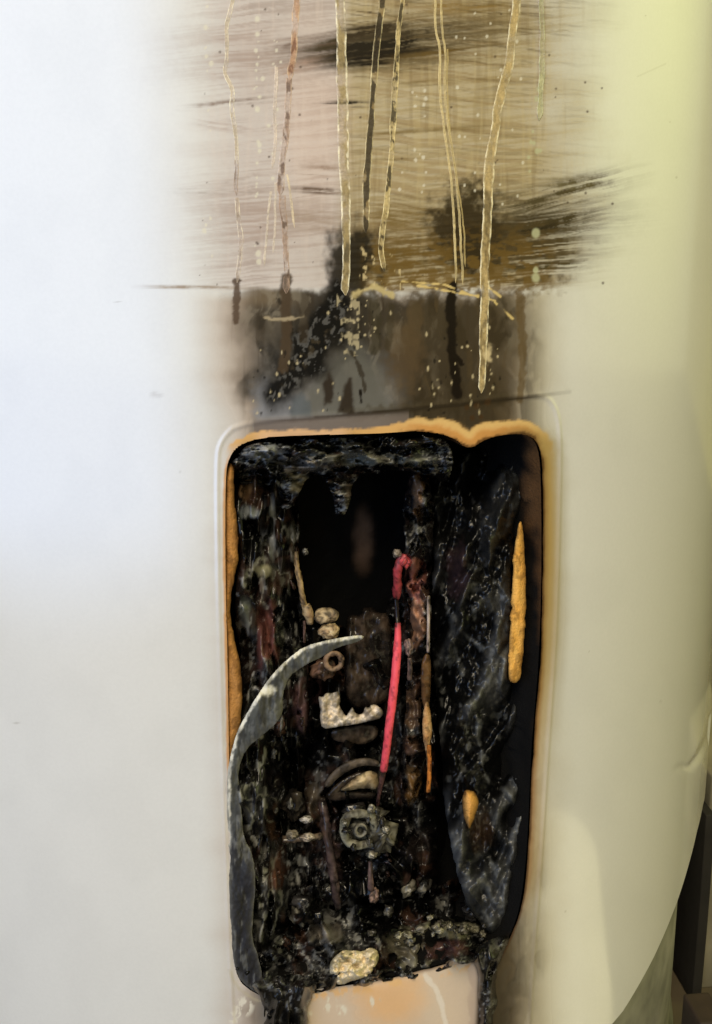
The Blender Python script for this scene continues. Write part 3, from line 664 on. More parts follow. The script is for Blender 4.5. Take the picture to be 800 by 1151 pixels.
patch('burnt_liner', [(488, 520), (515, 512), (560, 500), (592, 500), (600, 530), (592, 570), (580, 590), (574, 640), (576, 700), (572, 768), (584, 778), (588, 830), (590, 900), (592, 940), (586, 1000), (580, 1034), (560, 1060), (540, 1040), (520, 1010), (508, 960), (498, 900), (496, 840), (488, 770), (484, 700), (488, 620), (484, 560)],
      sheet_d, .012, sheet_c, mat_vc('burnt_liner_film', rough=.36, spec=.42, bump=.05, bscale=420, var=.15, vscale=700), heater, jit=2.5, seed=3)
# bottom rubble bed
patch('char_rubble', [(300, 1122), (292, 1080), (300, 1030), (330, 1010), (352, 990), (378, 1010), (410, 1000), (440, 1010), (480, 1005), (510, 985), (545, 990), (575, 1010), (578, 1045), (556, 1092), (538, 1082), (526, 1082), (480, 1092), (440, 1103), (400, 1109), (352, 1115), (342, 1122)],
      char_depth(lambda x, y: .004 + .030 * (1 - ss(1000, 1085, y)), .011, 15, 15, 561, .002), .02,
      char_col(571, .55, .6, 1.0, [(500, 1045, 40, 10, (150, 146, 122)), (460, 1065, 26, 14, (110, 104, 90)), (500, 1068, 28, 12, (84, 60, 56)), (368, 1050, 24, 12, (112, 106, 98)), (470, 1085, 30, 8, (120, 116, 104))]), MAT_CHAR, heater, jit=3, seed=4)
# black runs below the opening
def drip_d(seed): return char_depth(-.005, .0055, 11, 26, seed, .006)
patch('melted_drip', [(278, 1100), (362, 1100), (354, 1116), (346, 1126), (345, 1145), (349, 1165), (343, 1210), (322, 1236), (302, 1212), (294, 1165), (298, 1140), (294, 1124)], drip_d(581), .005, char_col(583, .16, .15, 1.4, dark=(8, 8, 8)), MAT_CHAR, heater, jit=2.4, seed=5)
patch('melted_drip', [(526, 1066), (578, 1046), (566, 1074), (558, 1092), (556, 1110), (560, 1124), (555, 1150), (558, 1190), (548, 1206), (537, 1188), (540, 1150), (534, 1120), (538, 1094)], drip_d(585), .005, char_col(587, .16, .2, 1.4, dark=(8, 8, 7)), MAT_CHAR, heater, jit=2.2, seed=6)

patch('char_sill', [(262, 1082), (276, 1090), (300, 1096), (350, 1096), (372, 1094), (420, 1092), (450, 1086), (490, 1074), (530, 1062), (556, 1056), (562, 1082), (552, 1094), (536, 1088), (520, 1087), (500, 1090), (486, 1098), (462, 1099), (444, 1106), (425, 1105), (402, 1113), (380, 1110), (352, 1119), (340, 1132), (300, 1132), (290, 1118), (272, 1112)],
      char_depth(.0015, .0060, 12, 10, 589, .003), .012, char_col(591, .5, .6, 1.0, [(470, 1082, 34, 8, (120, 114, 100)), (500, 1072, 18, 10, (92, 66, 60)), (360, 1104, 14, 8, (96, 92, 84)), (300, 1104, 22, 10, (60, 58, 56))]), MAT_CHAR, heater, jit=3.2, seed=14)
# orange foam that escaped the fire
def foam_c(c1, c2, seed, br=0):
    def f(x, y, g, d):
        n = fbm(x / 7, y / 16, 4, seed)[:, None]; e = np.exp(-g / 2.2)[:, None] * br
        q = (ss(.54, .66, fbm(x / 6, y / 9, 4, seed + 3)) * .75)[:, None]; c = (lin(c1) * (1 - n) + lin(c2) * n) * (1 - e) + lin((70, 48, 26)) * e; return c * (1 - q * br) + lin((96, 62, 28)) * q * br
    return f
patch('foam_edge', [(251, 545), (257, 520), (262, 522), (263, 560), (268, 600), (267, 640), (257, 672), (262, 715), (272, 755), (272, 800), (265, 838), (258, 870), (258, 930), (254, 930), (254, 860), (253, 760), (250, 650)],
      lambda x, y, g: .0015 + .002 * np.exp(-g / 3) + .002 * (fbm(x / 12, y / 30, 3, 601) - .5), .03, foam_c((176, 124, 62), (206, 150, 88), 603, .6), MAT_FOAM, heater, step=1.2, jit=1.6, seed=7)
patch('foam_sliver', [(585, 580), (589, 600), (591, 660), (590, 710), (585, 766), (572, 770), (571, 740), (574, 690), (576, 640), (580, 602)],
      lambda x, y, g: .004 + .0012 * np.exp(-g / 2) + .0012 * (fbm(x / 6, y / 20, 3, 609) - .5), .02, foam_c((246, 176, 78), (252, 200, 110), 605, .6), MAT_FOAM, heater, step=1.1, jit=2.2, seed=21)
patch('foam_chunk', [(519, 892), (526, 887), (536, 890), (538, 902), (534, 918), (529, 933), (524, 928), (519, 912)],
      lambda x, y, g: .0005 + .006 * np.exp(-g / 3), .014, foam_c((214, 158, 84), (240, 178, 96), 607, .9), MAT_FOAM, heater, step=1.0, jit=2.2, seed=22)

# ---- electrical parts in the cavity ------------------------------
def tube(name, pts, rad, mat, parent, c1, c2=None, seg=10, step=2.0, noisy=0.0, seed=0, sooty=.7, ends=.6):
    """pts: (px, py, depth mm); rad in photo px (one value or a list along the tube)"""
    P = chaikin(np.array(pts, float), 2, False); A = at(P[:, 0], P[:, 1], P[:, 2] / 1000.0)
    s = np.concatenate([[0], np.cumsum(np.linalg.norm(np.diff(A, axis=0), axis=1))]); mp = pxs(P[0, 0], P[0, 1], P[0, 2] / 1000)
    n = max(6, int(s[-1] / (step * mp))); si = np.linspace(0, s[-1], n)
    A = np.stack([np.interp(si, s, A[:, k]) for k in range(3)], 1)
    rr = (rad if not isinstance(rad, (list, tuple)) else np.interp(np.linspace(0, 1, n), np.linspace(0, 1, len(rad)), rad)) * mp * np.ones(n)
    T = np.gradient(A, axis=0); T /= np.linalg.norm(T, axis=1)[:, None]
    ref = np.array([0, -1.0, .15]); U = np.cross(T, ref); U /= np.linalg.norm(U, axis=1)[:, None]; Wv = np.cross(U, T)
    V = []; col = []; k1 = lin(c1); k2 = lin(c2 if c2 else c1)
    for j in range(seg):
        a = 2 * math.pi * j / seg; nz = fbm(si / mp / 6, np.full(n, j * .9), 3, seed)
        V.append(A + (rr * (1 + noisy * 2 * (nz - .5)))[:, None] * (math.cos(a) * U + math.sin(a) * Wv))
        m = fbm(si / mp / 9, np.full(n, j * .7), 3, seed + 5)[:, None]; m = np.clip((m - .3) * 2.5, 0, 1); c_ = k1 * (1 - m) + k2 * m
        q_ = (ss(.56, .66, fbm(si / mp / 7 + j * .5, np.full(n, j * .6), 4, seed + 9)) * sooty + ends * np.exp(-np.minimum(si, si[-1] - si) / mp / 6)).clip(0, .95)[:, None]; col.append(c_ * (1 - q_) + lin((16, 13, 12)) * q_)
    V = np.vstack(V + [A[:1], A[-1:]]); col = np.vstack(col + [k1[None], k2[None]])
    ids = np.arange(seg * n).reshape(seg, n); nx = np.roll(ids, -1, 0)
    q = np.stack([ids[:, :-1], ids[:, 1:], nx[:, 1:], nx[:, :-1]], -1).reshape(-1, 4)
    a0, a1 = seg * n, seg * n + 1
    caps = [(ids[(j + 1) % seg, 0], ids[j, 0], a0, a0) for j in range(seg)] + [(ids[j, -1], ids[(j + 1) % seg, -1], a1, a1) for j in range(seg)]
    me_q = q
    o = mesh_np(name, V, me_q, col, mat, parent)
    bm = bmesh.new(); bm.from_mesh(o.data); bm.verts.ensure_lookup_table()
    for (a, b, c, _) in caps:
        try: bm.faces.new((bm.verts[a], bm.verts[b], bm.verts[c]))
        except ValueError: pass
    bmesh.ops.recalc_face_normals(bm, faces=bm.faces[:]); bm.to_mesh(o.data); bm.free()
    for p in o.data.polygons: p.use_smooth = True
    return o
def lump(name, px, py, dep, sx, sy, sz, mat, parent, c1, c2, seed=0, rough=.35, n=20, freq=1.6, rot=0.0, flat=False, sooty=.75):
    """rough little body: half sizes in photo px, facing the opening"""
    d = dep / 1000.0; o0 = at(np.array(px, float), np.array(py, float), d); mp = pxs(px, py, d)
    th = math.atan2(o0[0], -o0[1]); nrm = np.array([math.sin(th), -math.cos(th), 0]); tan = np.array([math.cos(th), math.sin(th), 0]); up = np.array([0, 0, 1.0])
    cr, sr = math.cos(rot), math.sin(rot); tx = cr * tan + sr * up; ux = -sr * tan + cr * up
    V = []; rows = max(6, n * 2 // 3)
    for i in range(rows + 1):
        ph = math.pi * i / rows
        for j in range(n):
            a = 2 * math.pi * j / n
            p = Vector((math.sin(ph) * math.cos(a), math.sin(ph) * math.sin(a), math.cos(ph)))
            q_ = p * freq + Vector((seed * 3.1, seed * 1.7, seed * .9))
            k = 1 + rough * (mnoise.noise(q_) * 1.2 + .6 * mnoise.noise(q_ * 2.3) + .35 * mnoise.noise(q_ * 5))
            V.append((p.x * k, p.y * k, p.z * k))
    V = np.array(V)
    ids = np.arange((rows + 1) * n).reshape(rows + 1, n); nx = np.roll(ids, -1, 1)
    q = np.stack([ids[:-1], ids[1:], nx[1:], nx[:-1]], -1).reshape(-1, 4)
    u = V[:, 0] * 7 + seed * 5; v = V[:, 1] * 7 + V[:, 2] * 5
    m = np.clip((fbm(u / 3 + 20, v / 3 + 20, 4, seed) - .32) * 2.8, 0, 1)[:, None]
    col = lin(c1) * (1 - m) + lin(c2) * m
    sk_ = (ss(.46, .60, fbm(u / 1.6 + 40, v / 1.6 + 40, 4, seed + 2)) * sooty + (1 - ss(-.9, .3, V[:, 2])) * .6).clip(0, .95)[:, None]; col = col * (1 - sk_) + lin((14, 12, 11)) * sk_
    W3 = o0 + mp * (V[:, :1] * sx * tx + V[:, 1:2] * sy * ux + V[:, 2:3] * sz * nrm)
    return mesh_np(name, W3, q, col, mat, parent, not flat)
def const(d): return lambda x, y, g: np.full(x.shape, d) + .0012 * np.exp(-g / 1.6) + .0006 * (fbm(x / 5, y / 5, 3, 71) - .5)
def spot(c1, c2, seed, s=6): 
    def f(x, y, g, d):
        n = np.clip((fbm(x / s, y / s, 4, seed) - .3) * 2.5, 0, 1)[:, None]; c = lin(c1) * (1 - n) + lin(c2) * n
        k = (ss(.50, .64, fbm(x / 6, y / 7, 4, seed + 50)) * .5 + .45 * np.exp(-g / 1.8)).clip(0, .95)[:, None]; return c * (1 - k) + lin((14, 12, 11)) * k
    return f

patch('fused_mass', [(332, 640), (344, 655), (352, 700), (362, 678), (372, 716), (386, 700), (396, 726), (412, 694), (428, 712), (440, 660), (452, 610), (470, 640), (492, 660), (494, 800), (490, 900), (496, 1000), (470, 1024), (420, 1010), (380, 1022), (345, 1010), (340, 900), (346, 800)],
      char_depth(.031, .013, 17, 30, 611, .006), .01, char_col(613, .16, .6, 1.2, [(352, 900, 14, 22, (70, 62, 52)), (338, 800, 8, 26, (104, 82, 84)), (352, 775, 8, 20, (96, 74, 76)), (440, 800, 9, 50, (60, 46, 38)), (470, 950, 16, 30, (40, 34, 32)), (375, 960, 10, 34, (70, 56, 54))], (4, 4, 4)), MAT_CHAR, heater, jit=6, seed=13)
# thermostat (part) with its own pieces
thermo = patch('thermostat', [(388, 700), (392, 690), (404, 692), (408, 683), (420, 682), (424, 690), (440, 688), (442, 760), (438, 792), (392, 800), (387, 770)],
               lambda x, y, g: .024 + .004 * np.exp(-g / 2) + .005 * (fbm(x / 10, y / 22, 4, 621) - .4), .02, spot((24, 21, 19), (74, 62, 52), 623, 14), MAT_CHAR, heater, jit=1.5, seed=8)
patch('ceramic_base', [(357, 782), (363, 784), (366, 778), (374, 779), (381, 776), (383, 788), (381, 793), (386, 800), (389, 806), (393, 799), (396, 794), (399, 801), (404, 803), (408, 800), (410, 794), (414, 796), (418, 792), (424, 793), (430, 798), (431, 803), (426, 809), (412, 811), (396, 815), (378, 817), (362, 820), (359, 808), (360, 796)],
      lambda x, y, g: .017 + .0015 * np.exp(-g / 1.6) + .004 * (fbm(x / 7, y / 7, 3, 629) - .5), .010, spot((236, 216, 188), (250, 236, 214), 625, 9), MAT_CERAMIC, thermo, step=1.0, jit=.8, sub=1)
lump('terminal', 367, 692, 20, 14, 9, 9, MAT_CERAMIC, thermo, (200, 180, 146), (120, 100, 78), 3, .22)
lump('terminal', 370, 709, 18, 12, 9, 9, MAT_CERAMIC, thermo, (232, 212, 170), (180, 150, 112), 4, .2)
def ring(name, px, py, dep, r, tr, mat, parent, c1, c2, sq=0.0, seed=0, a0=0, a1=6.283):
    pts = []
    k = 22
    for i in range(k + 1):
        a = a0 + (a1 - a0) * i / k
        rr = r * (1 + sq * (abs(math.cos(2 * a)) * -.5 + .25))
        pts.append((px + rr * math.cos(a), py + rr * math.sin(a), dep))
    return tube(name, pts, tr, mat, parent, c1, c2, step=1.2, noisy=.35, seed=seed, seg=8)
ring('terminal_screw', 375, 743, 19, 9, 3.2, MAT_CERAMIC, thermo, (170, 142, 116), (110, 86, 70), seed=7)
lump('terminal', 363, 752, 23, 14, 12, 8, MAT_CHAR, thermo, (120, 92, 76), (44, 34, 30), 5, .35)
patch('metal_tab', [(370, 822), (380, 818), (424, 812), (426, 828), (410, 838), (390, 836), (372, 832)], const(.026), .006, spot((100, 84, 68), (50, 42, 34), 627, 7), MAT_CHAR, thermo, step=1.2)
# reset dome
patch('dome_rim', [(362, 884), (372, 868), (388, 856), (408, 851), (426, 854), (426, 862), (408, 860), (392, 866), (378, 876), (370, 886)], const(.018), .008, spot((104, 92, 78), (74, 64, 54), 631, 10), MAT_CERAMIC, thermo, step=1.0)
patch('dome_rim', [(366, 894), (378, 880), (394, 870), (410, 866), (424, 868), (424, 874), (410, 872), (394, 880), (380, 892), (374, 900)], const(.020), .008, spot((70, 60, 48), (46, 38, 32), 633, 10), MAT_CHAR, thermo, step=1.0)
patch('reset_dome', [(380, 890), (388, 882), (398, 874), (410, 867), (420, 866), (426, 872), (425, 888), (410, 886), (396, 888)],
      lambda x, y, g: .019 - .004 * (1 - np.exp(-g / 5)) + .0012 * (fbm(x / 7, y / 7, 3, 637) - .5), .008, spot((218, 196, 152), (150, 128, 94), 639, 12), MAT_CERAMIC, thermo, step=1.0)
patch('metal_tab', [(364, 892), (380, 888), (400, 890), (424, 890), (420, 899), (396, 898), (372, 902)], const(.020), .006, spot((60, 50, 42), (30, 26, 23), 635, 6), MAT_CHAR, thermo, step=1.2)

# heating element head
elem = ring('heating_element', 404, 932, 16, 19, 5.0, MAT_CERAMIC, heater, (150, 146, 124), (70, 66, 58), .25, 11)
lump('element_plug', 404, 933, 19, 13, 13, 6, MAT_CERAMIC, elem, (110, 108, 92), (60, 58, 52), 12, .3)
ring('element_screw', 405, 933, 15, 6, 2.4, MAT_CERAMIC, elem, (170, 166, 148), (90, 86, 74), 0, 13)
lump('element_crust', 432, 940, 15, 14, 16, 8, MAT_CHAR, elem, (120, 116, 98), (30, 28, 26), 14, .7)
lump('element_crust', 398, 910, 18, 12, 7, 6, MAT_CHAR, elem, (60, 56, 52), (24, 22, 22), 15, .6)
lump('element_crust', 424, 918, 17, 10, 10, 6, MAT_CHAR, elem, (90, 86, 74), (30, 28, 26), 16, .7)
rn2 = random.Random(21)
for i in range(16):
    a = rn2.uniform(0, 6.28); q_ = rn2.uniform(14, 30)
    c = rn2.choice([((170, 164, 142), (90, 84, 72)), ((120, 114, 98), (44, 40, 36)), ((60, 56, 52), (22, 20, 20)), ((190, 182, 158), (120, 112, 96))])
    lump('element_crust', 408 + q_ * math.cos(a) * 1.2, 933 + q_ * math.sin(a), 14 + rn2.uniform(-2, 4), rn2.uniform(2.5, 6), rn2.uniform(2.5, 6), 4, MAT_CHAR, elem, c[0], c[1], 60 + i, .7, 12)
lump('element_crust', 420, 958, 18, 8, 6, 5, MAT_CHAR, elem, (150, 144, 124), (60, 56, 50), 17, .5)

# wires
RED = (244, 92, 106)
wire = tube('red_wire', [(447, 700, 15), (447, 722, 13), (445, 752, 11), (441, 788, 10), (437, 818, 10), (434, 845, 12), (431, 866, 14)], [3.2, 4.8, 4.9, 4.8, 4.7, 4.6, 4.4], MAT_WIRE, heater, RED, (238, 84, 98), seg=14, step=1.5, noisy=.10, sooty=.45, ends=.8)
tube('bare_conductor', [(432, 862, 13.5), (428, 880, 16), (424, 905, 20)], [3.6, 2.6, 2.2], MAT_CHAR, wire, (96, 66, 62), (60, 46, 42), noisy=.3, seed=3)
tube('bare_conductor', [(447, 704, 15), (446, 690, 17), (445, 672, 18)], [2.6, 2.4, 2.6], MAT_CHAR, wire, (40, 30, 30), (24, 20, 20), noisy=.3, seed=4)
w2 = tube('burnt_wire', [(446, 672, 17), (446, 655, 15), (447, 638, 14), (451, 622, 14)], [4, 5, 5, 3], MAT_WIRE, heater, (176, 60, 68), (120, 50, 52), noisy=.35, seed=5)
lump('melted_insulation', 456, 631, 13, 7, 8, 5, MAT_WIRE, w2, (200, 74, 78), (150, 66, 62), 21, .4)
lump('melted_insulation', 446, 622, 14, 5, 5, 4, MAT_CERAMIC, w2, (160, 146, 128), (90, 76, 66), 22, .3)
tube('burnt_wire', [(333, 620, 16), (334, 640, 14), (338, 660, 13), (341, 676, 13), (345, 690, 14)], [2, 3, 3.4, 3.2, 5], MAT_CERAMIC, heater, (186, 158, 112), (110, 88, 60), noisy=.45, seed=6)
tube('burnt_wire', [(344, 680, 13), (347, 690, 13), (348, 700, 14)], [5, 6, 4], MAT_CERAMIC, heater, (214, 186, 140), (150, 116, 86), noisy=.3, seed=7)
tube('bare_conductor', [(342, 698, 15), (342, 716, 15), (342, 722, 17)], 1.5, MAT_STEEL, heater, (150, 120, 110), (90, 70, 64), seed=8)
tube('bare_conductor', [(481.5, 670, 9), (481.5, 702, 9), (481, 733, 10)], 1.8, MAT_STEEL, heater, (188, 172, 160), (150, 132, 120), seed=9)
patch('scorched_strip', [(474, 735), (485, 734), (484, 772), (482, 800), (476, 800), (472, 770)], const(.011), .008, spot((124, 92, 58), (92, 66, 42), 641, 9), MAT_CHAR, heater, step=1.0, jit=.8)
patch('scorched_strip', [(475, 800), (480, 784), (484, 800), (486, 824), (482, 838), (485, 880), (481, 892), (479, 850), (474, 822)], const(.010), .006, spot((226, 186, 134), (190, 138, 86), 643, 9), MAT_FOAM, heater, step=1.0, jit=.6)
tube('bare_conductor', [(482, 838, 9), (483, 862, 9), (481, 890, 11)], 2.4, MAT_FOAM, heater, (216, 136, 58), (180, 104, 44), seed=10, noisy=.3)
lump('melted_insulation', 459, 727, 12, 5, 10, 5, MAT_CERAMIC, wire, (176, 150, 140), (120, 96, 88), 24, .3)
tube('bare_conductor', [(460, 740, 12), (461, 752, 12), (460, 764, 13)], 2.6, MAT_CERAMIC, wire, (150, 126, 118), (80, 62, 56), noisy=.3, seed=12)

# rust-brown strap of fused lumps beside the wire
patch('fused_strap', [(452, 560), (462, 530), (474, 520), (486, 540), (488, 600), (484, 660), (486, 720), (480, 770), (470, 800), (478, 860), (470, 905), (452, 910), (448, 870), (456, 800), (458, 740), (462, 690), (452, 650), (456, 610)],
      char_depth(.018, .009, 9, 14, 651, .006), .014, char_col(653, .3, .95, 1.3, [(466, 690, 13, 32, (168, 124, 96)), (466, 655, 11, 28, (160, 104, 92)), (470, 560, 8, 26, (120, 92, 68)), (462, 800, 10, 40, (92, 72, 56)), (464, 880, 9, 24, (110, 84, 52)), (462, 840, 8, 20, (86, 66, 54))], (26, 20, 18)), MAT_CHAR, heater, jit=2.5, seed=9)
# posts and rods at the bottom
tube('burnt_bracket', [(362, 900, 26), (366, 930, 22), (372, 965, 19), (376, 995, 19), (380, 1020, 21)], [5, 6, 5, 5, 4], MAT_CHAR, heater, (92, 76, 72), (44, 36, 36), noisy=.4, seed=14)
tube('burnt_bracket', [(318, 944, 18), (340, 942, 17), (362, 940, 18)], [5, 4, 4], MAT_CHAR, heater, (120, 104, 88), (60, 48, 42), noisy=.4, seed=15)
tube('bare_conductor', [(416, 968, 20), (416, 985, 18), (417, 1000, 18)], [2, 3, 4], MAT_CERAMIC, heater, (120, 96, 90), (84, 66, 60), noisy=.3, seed=16)
lump('ash_flake', 421, 1006, 17, 6, 8, 5, MAT_CERAMIC, heater, (170, 140, 122), (110, 84, 72), 31, .4)
lump('ash_flake', 344, 921, 17, 7, 4, 4, MAT_CERAMIC, heater, (206, 200, 190), (140, 130, 120), 32, .3)
lump('ash_flake', 345, 941, 15, 9, 4, 4, MAT_CERAMIC, heater, (214, 202, 184), (150, 134, 116), 33, .4)
lump('ash_flake', 328, 938, 15, 7, 5, 4, MAT_CERAMIC, heater, (150, 140, 122), (90, 80, 66), 34, .4)
lump('ash_flake', 330, 905, 24, 12, 18, 8, MAT_CHAR, heater, (60, 54, 46), (28, 26, 24), 35, .5)
rnd = random.Random(9)
for i in range(24):
    x = rnd.uniform(330, 560); y = rnd.uniform(985, 1090); s = rnd.uniform(5, 12)
    if 365 < x < 430 and y > 1055: continue
    y = min(y, 1092 - max(0, x - 400) * .12 - s)
    c = rnd.choice([((120, 116, 104), (40, 38, 36)), ((60, 58, 58), (22, 21, 21)), ((150, 144, 124), (84, 78, 68)), ((84, 60, 54), (34, 26, 24)), ((30, 29, 29), (14, 13, 13))])
    lump('ash_flake', x, y, 4 + 26 * (1 - (y - 985) / 105) + rnd.uniform(-2, 2), s * rnd.uniform(.7, 1.4), s * rnd.uniform(.6, 1.1), s * .8, MAT_CHAR, heater, c[0], c[1], 100 + i, .6, 12, 1.8, rnd.uniform(0, 3))
for i in range(20):
    x = rnd.uniform(275, 345); y = rnd.uniform(560, 1110); s = rnd.uniform(3, 7)
    c = rnd.choice([((130, 128, 120), (50, 48, 46)), ((60, 58, 58), (22, 21, 21)), ((90, 66, 56), (34, 26, 24)), ((30, 29, 29), (14, 13, 13))])
    if y > 690 and x < 300 + (770 - y) * .3: continue
    lump('ash_flake', x, y, 14 + rnd.uniform(-2, 8), s * rnd.uniform(.5, 1.1), s * rnd.uniform(.9, 2.2), s * .7, MAT_CHAR, heater, c[0], c[1], 200 + i, .6, 12, 1.8, rnd.uniform(-.5, .5))

for i in range(26):
    x = rnd.gauss(410, 60); y = rnd.gauss(985, 34); s = rnd.uniform(2.5, 6)
    if not (345 < x < 500 and 950 < y < 1050): continue
    c = rnd.choice([((110, 106, 94), (40, 38, 36)), ((60, 58, 58), (22, 21, 21)), ((96, 72, 64), (34, 26, 24)), ((30, 29, 29), (10, 10, 9))])
    lump('ash_flake', x, y, 26 + rnd.uniform(-6, 6), s * rnd.uniform(.7, 1.5), s * rnd.uniform(.6, 1.1), s * .8, MAT_CHAR, heater, c[0], c[1], 300 + i, .7, 12, 1.8, rnd.uniform(0, 3))
for i in range(18):
    x = rnd.uniform(440, 545); y = 1052 - (x - 440) * .10 + rnd.gauss(0, 8); s = rnd.uniform(2.5, 6)
    lump('ash_flake', x, y, 3 + rnd.uniform(0, 5), s * rnd.uniform(.7, 1.5), s * rnd.uniform(.6, 1.1), s * .8, MAT_CHAR, heater, *rnd.choice([((176, 170, 144), (96, 90, 76)), ((140, 134, 116), (60, 56, 50)), ((90, 84, 76), (30, 28, 26))]), 400 + i, .7, 12, 1.8, rnd.uniform(0, 3))

# ================================================================== loose things in the opening
cov_out = [(410, 716), (405, 713), (370, 719), (342, 726), (322, 741), (298, 767), (278, 800), (265, 825), (259, 847), (255, 872), (255, 915), (256, 950), (258, 1015), (260, 1062), (265, 1096), (280, 1112), (294, 1118)]
cov_in = [(296, 1108), (292, 1080), (283, 1055), (284, 1030), (287, 1000), (286, 975), (283, 958), (274, 942), (272, 922), (269, 890), (267, 865), (276, 842), (293, 828), (312, 813), (318, 800), (317, 782), (325, 760), (342, 748), (365, 737), (380, 727), (402, 722)]
def cov_d(x, y, g):
    t = ss(720, 960, y)
    return -.004 + .0035 * t + .0008 * np.exp(-g / 3) - .004 * np.exp(-((x - 300) / 40)**2 - ((y - 800) / 60)**2) + .0035 * (fbm(x / 12, y / 26, 4, 701) - .5) + .0012 * np.abs(fbm(x / 9, y / 40, 3, 705) - .5) + .0006 * (fbm(x / 6, y / 9, 3, 703) - .5)
def cov_c(x, y, g, d):
    n = fbm(x / 16, y / 22, 4, 711); nf = fbm(x / 4, y / 5, 4, 713); low = ss(850, 985, y + 70 * (n - .5) + 30 * (nf - .5))
    c = lin((98, 99, 92)) * (1 - n[:, None]) + lin((60, 61, 58)) * n[:, None]
    c = c * (1 - low[:, None]) + (lin((44, 44, 48)) * (.8 + .4 * n[:, None])) * low[:, None]
    do, _ = seg_dist(x, y, cov_out, False)
    k = ((1 - ss(2.2, 4.8, do + 4 * (nf - .5))) * (1 - ss(930, 965, y)))[:, None]; c = c * (1 - k) + lin((240, 236, 220)) * k
    k = (ss(.50, .64, fbm(x / 5, y / 26, 4, 717)) * .55)[:, None]; c = c * (1 - k) + lin((40, 40, 42)) * k
    k = (ss(.58, .68, fbm(x / 4, y / 20, 4, 719)) * .5)[:, None]; c = c * (1 - k) + lin((116, 116, 112)) * k
    k = (ss(.62, .75, nf) * .5 * (1 - low))[:, None]; c = c * (1 - k) + lin((58, 58, 54)) * k
    k = ((1 - ss(3, 8, np.hypot((x - 299) / 1.6, y - 776) + 5 * (nf - .5))) * .9)[:, None]; c = c * (1 - k) + lin((226, 222, 204)) * k
    k = (np.exp(-g / 2.0) * .35)[:, None]; c = c * (1 - k) + lin((150, 148, 138)) * k
    return c
cov = patch('warped_cover', cov_out + cov_in, cov_d, .0022, cov_c, MAT_WARP, None, step=1.1, sub=1, jit=.7, seed=11)
tag(cov, 'warped grey ashen cover strip curling like a sickle across the left of the burnt opening', 'cover strip')
fl = patch('foam_lump', [(372, 1100), (369, 1088), (374, 1076), (384, 1069), (398, 1068), (408, 1070), (414, 1064), (423, 1068), (426, 1078), (420, 1090), (412, 1099), (392, 1104), (378, 1108)],
           lambda x, y, g: -.006 + .004 * np.exp(-g / 3) + .009 * (.5 - fbm(x / 8, y / 6, 4, 721)) + .0026 * (.5 - fbm(x / 4, y / 3, 2, 723)), .008,
           lambda x, y, g, d: (lambda n, e: (lin((244, 222, 178)) * (1 - n) + lin((236, 224, 198)) * n) * (1 - e) + lin((110, 104, 80)) * e)(fbm(x / 8, y / 8, 4, 725)[:, None], np.clip(ss(.5, .64, fbm(x / 9 + 4, y / 7, 4, 727)) * (1 - ss(1074, 1096, y)) + np.exp(-g / 2) * .4, 0, 1)[:, None] * .85), MAT_FOAM, None, step=1.0, jit=1.6, seed=12)
tag(fl, 'cream coloured crusty foam lump sitting on the bottom edge of the burnt opening', 'foam lump')

# ================================================================== right hand background
def bg(px, py, yplane):
    d = ray(np.array(px, float), np.array(py, float)); t = (yplane - CAM[1]) / d[1]; return CAM + t * d
def post(name, cx, cy, w, dpt, h, mat, label, cat, seed):
    bm = bmesh.new(); rn = random.Random(seed)
    bmesh.ops.create_cube(bm, size=1.0)
    bmesh.ops.scale(bm, vec=(w, dpt, h), verts=bm.verts); bmesh.ops.translate(bm, vec=(0, 0, h / 2), verts=bm.verts)
    bmesh.ops.subdivide_edges(bm, edges=bm.edges[:], cuts=9, use_grid_fill=True)
    for v in bm.verts:
        q = mnoise.noise_vector(Vector((v.co.x * 9, v.co.y * 9, v.co.z * 6 + seed))); v.co.x += q.x * .0012; v.co.y += q.y * .002; v.co.z += q.z * .002
    o = from_bm(name, bm, mat, None, True); bv_ = o.modifiers.new('worn_edges', 'BEVEL'); bv_.width = .0012; bv_.segments = 2; o.location = (cx, cy, 0); return tag(o, label, cat)
m_dark = mat_vc('gap_shade_black', rough=.8, bump=.5, bscale=70, var=.4, vscale=30, tint=(.012, .010, .008))
m_brown = mat_vc('brown_timber', rough=.75, bump=.5, bscale=70, var=.5, vscale=40, tint=(.035, .022, .014))
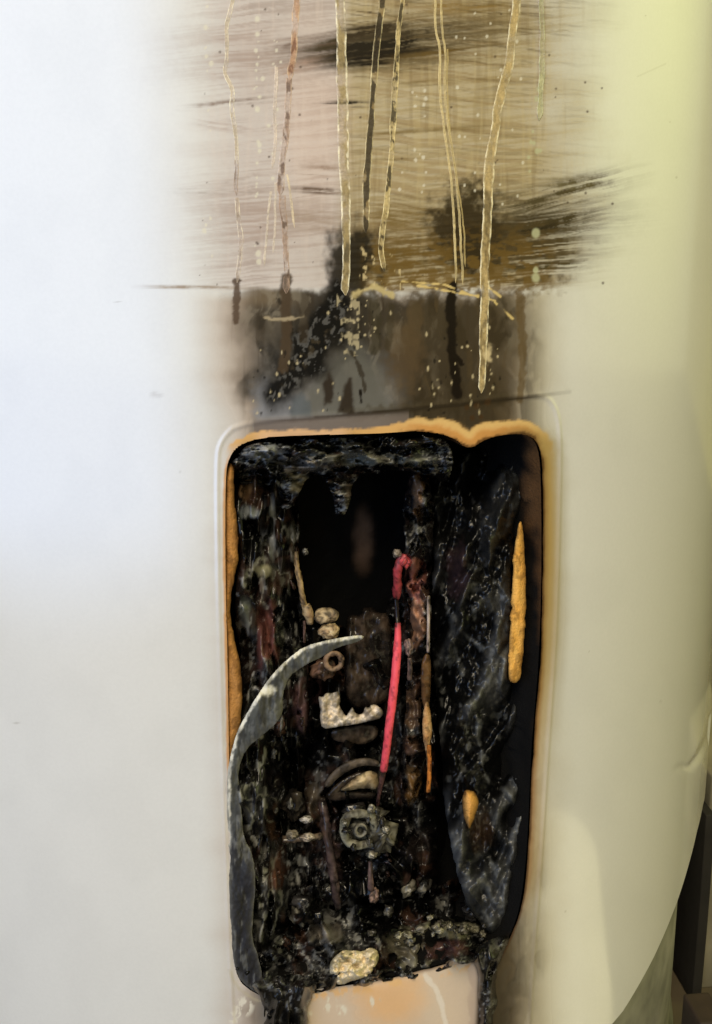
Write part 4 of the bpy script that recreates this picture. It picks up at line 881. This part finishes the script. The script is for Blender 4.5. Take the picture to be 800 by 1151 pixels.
m_grey = mat_vc('weathered_grey_block', rough=.85, bump=.5, bscale=80, var=.35, vscale=25, tint=(.22, .20, .14))
def board(name, x0, x1, y0, y1, h, mat, label, cat, seed): return post(name, (x0 + x1) / 2, (y0 + y1) / 2, x1 - x0, y1 - y0, h, mat, label, cat, seed)
board('gap_shade_board', .2275, .2330, -.060, .120, .118, m_dark, 'near-black board added for the shade of the gap beside the heater', 'board', 3)  # black board added to stand for the shade in the gap
board('timber_offcut', .1855, .1985, -.156, -.136, .074, m_brown, 'small brown timber offcut standing against the heater base', 'offcut', 4)
board('concrete_block', .2342, .330, -.050, .040, .135, m_grey, 'weathered grey concrete block at the right edge beside the black gap board', 'block', 5)

# ================================================================== plate added unseen on the floor, to make the pale reflection in the jacket
def rounded_plate():
    p0 = np.array([.453, -.247]); u = np.array([-.945, .327]); w = np.array([-.327, -.945]); Lu, Lw, rr = .26, .36, .075
    cs = [(rr, rr, math.pi), (Lu - rr, rr, -math.pi / 2), (Lu - rr, Lw - rr, 0), (rr, Lw - rr, math.pi / 2)]
    ring_ = []
    for (a, b, a0) in cs:
        for k in range(9):
            an = a0 + k * math.pi / 16; ring_.append((a + rr * math.cos(an), b + rr * math.sin(an)))
    bm = bmesh.new()
    def lvl(sh, z):
        return [bm.verts.new((*(p0 + u * (Lu / 2 + (a - Lu / 2) * sh) + w * (Lw / 2 + (b - Lw / 2) * sh)), z)) for (a, b) in ring_]
    L0 = lvl(1.0, .001); L1 = lvl(1.0, .010); L2 = lvl(.975, .014); n = len(L0)
    for A, B in ((L0, L1), (L1, L2)):
        for i in range(n): bm.faces.new((A[i], A[(i + 1) % n], B[(i + 1) % n], B[i]))
    bm.faces.new(L2)
    bmesh.ops.recalc_face_normals(bm, faces=bm.faces[:])
    return bm
m_plate = mat_vc('white_plate_enamel', rough=.35, var=.06, vscale=30, tint=(.85, .80, .70))
tag(from_bm('reflected_plate', rounded_plate(), m_plate), 'white round cornered plate added out of view on the floor, reflected in the heater jacket', 'reflected plate')
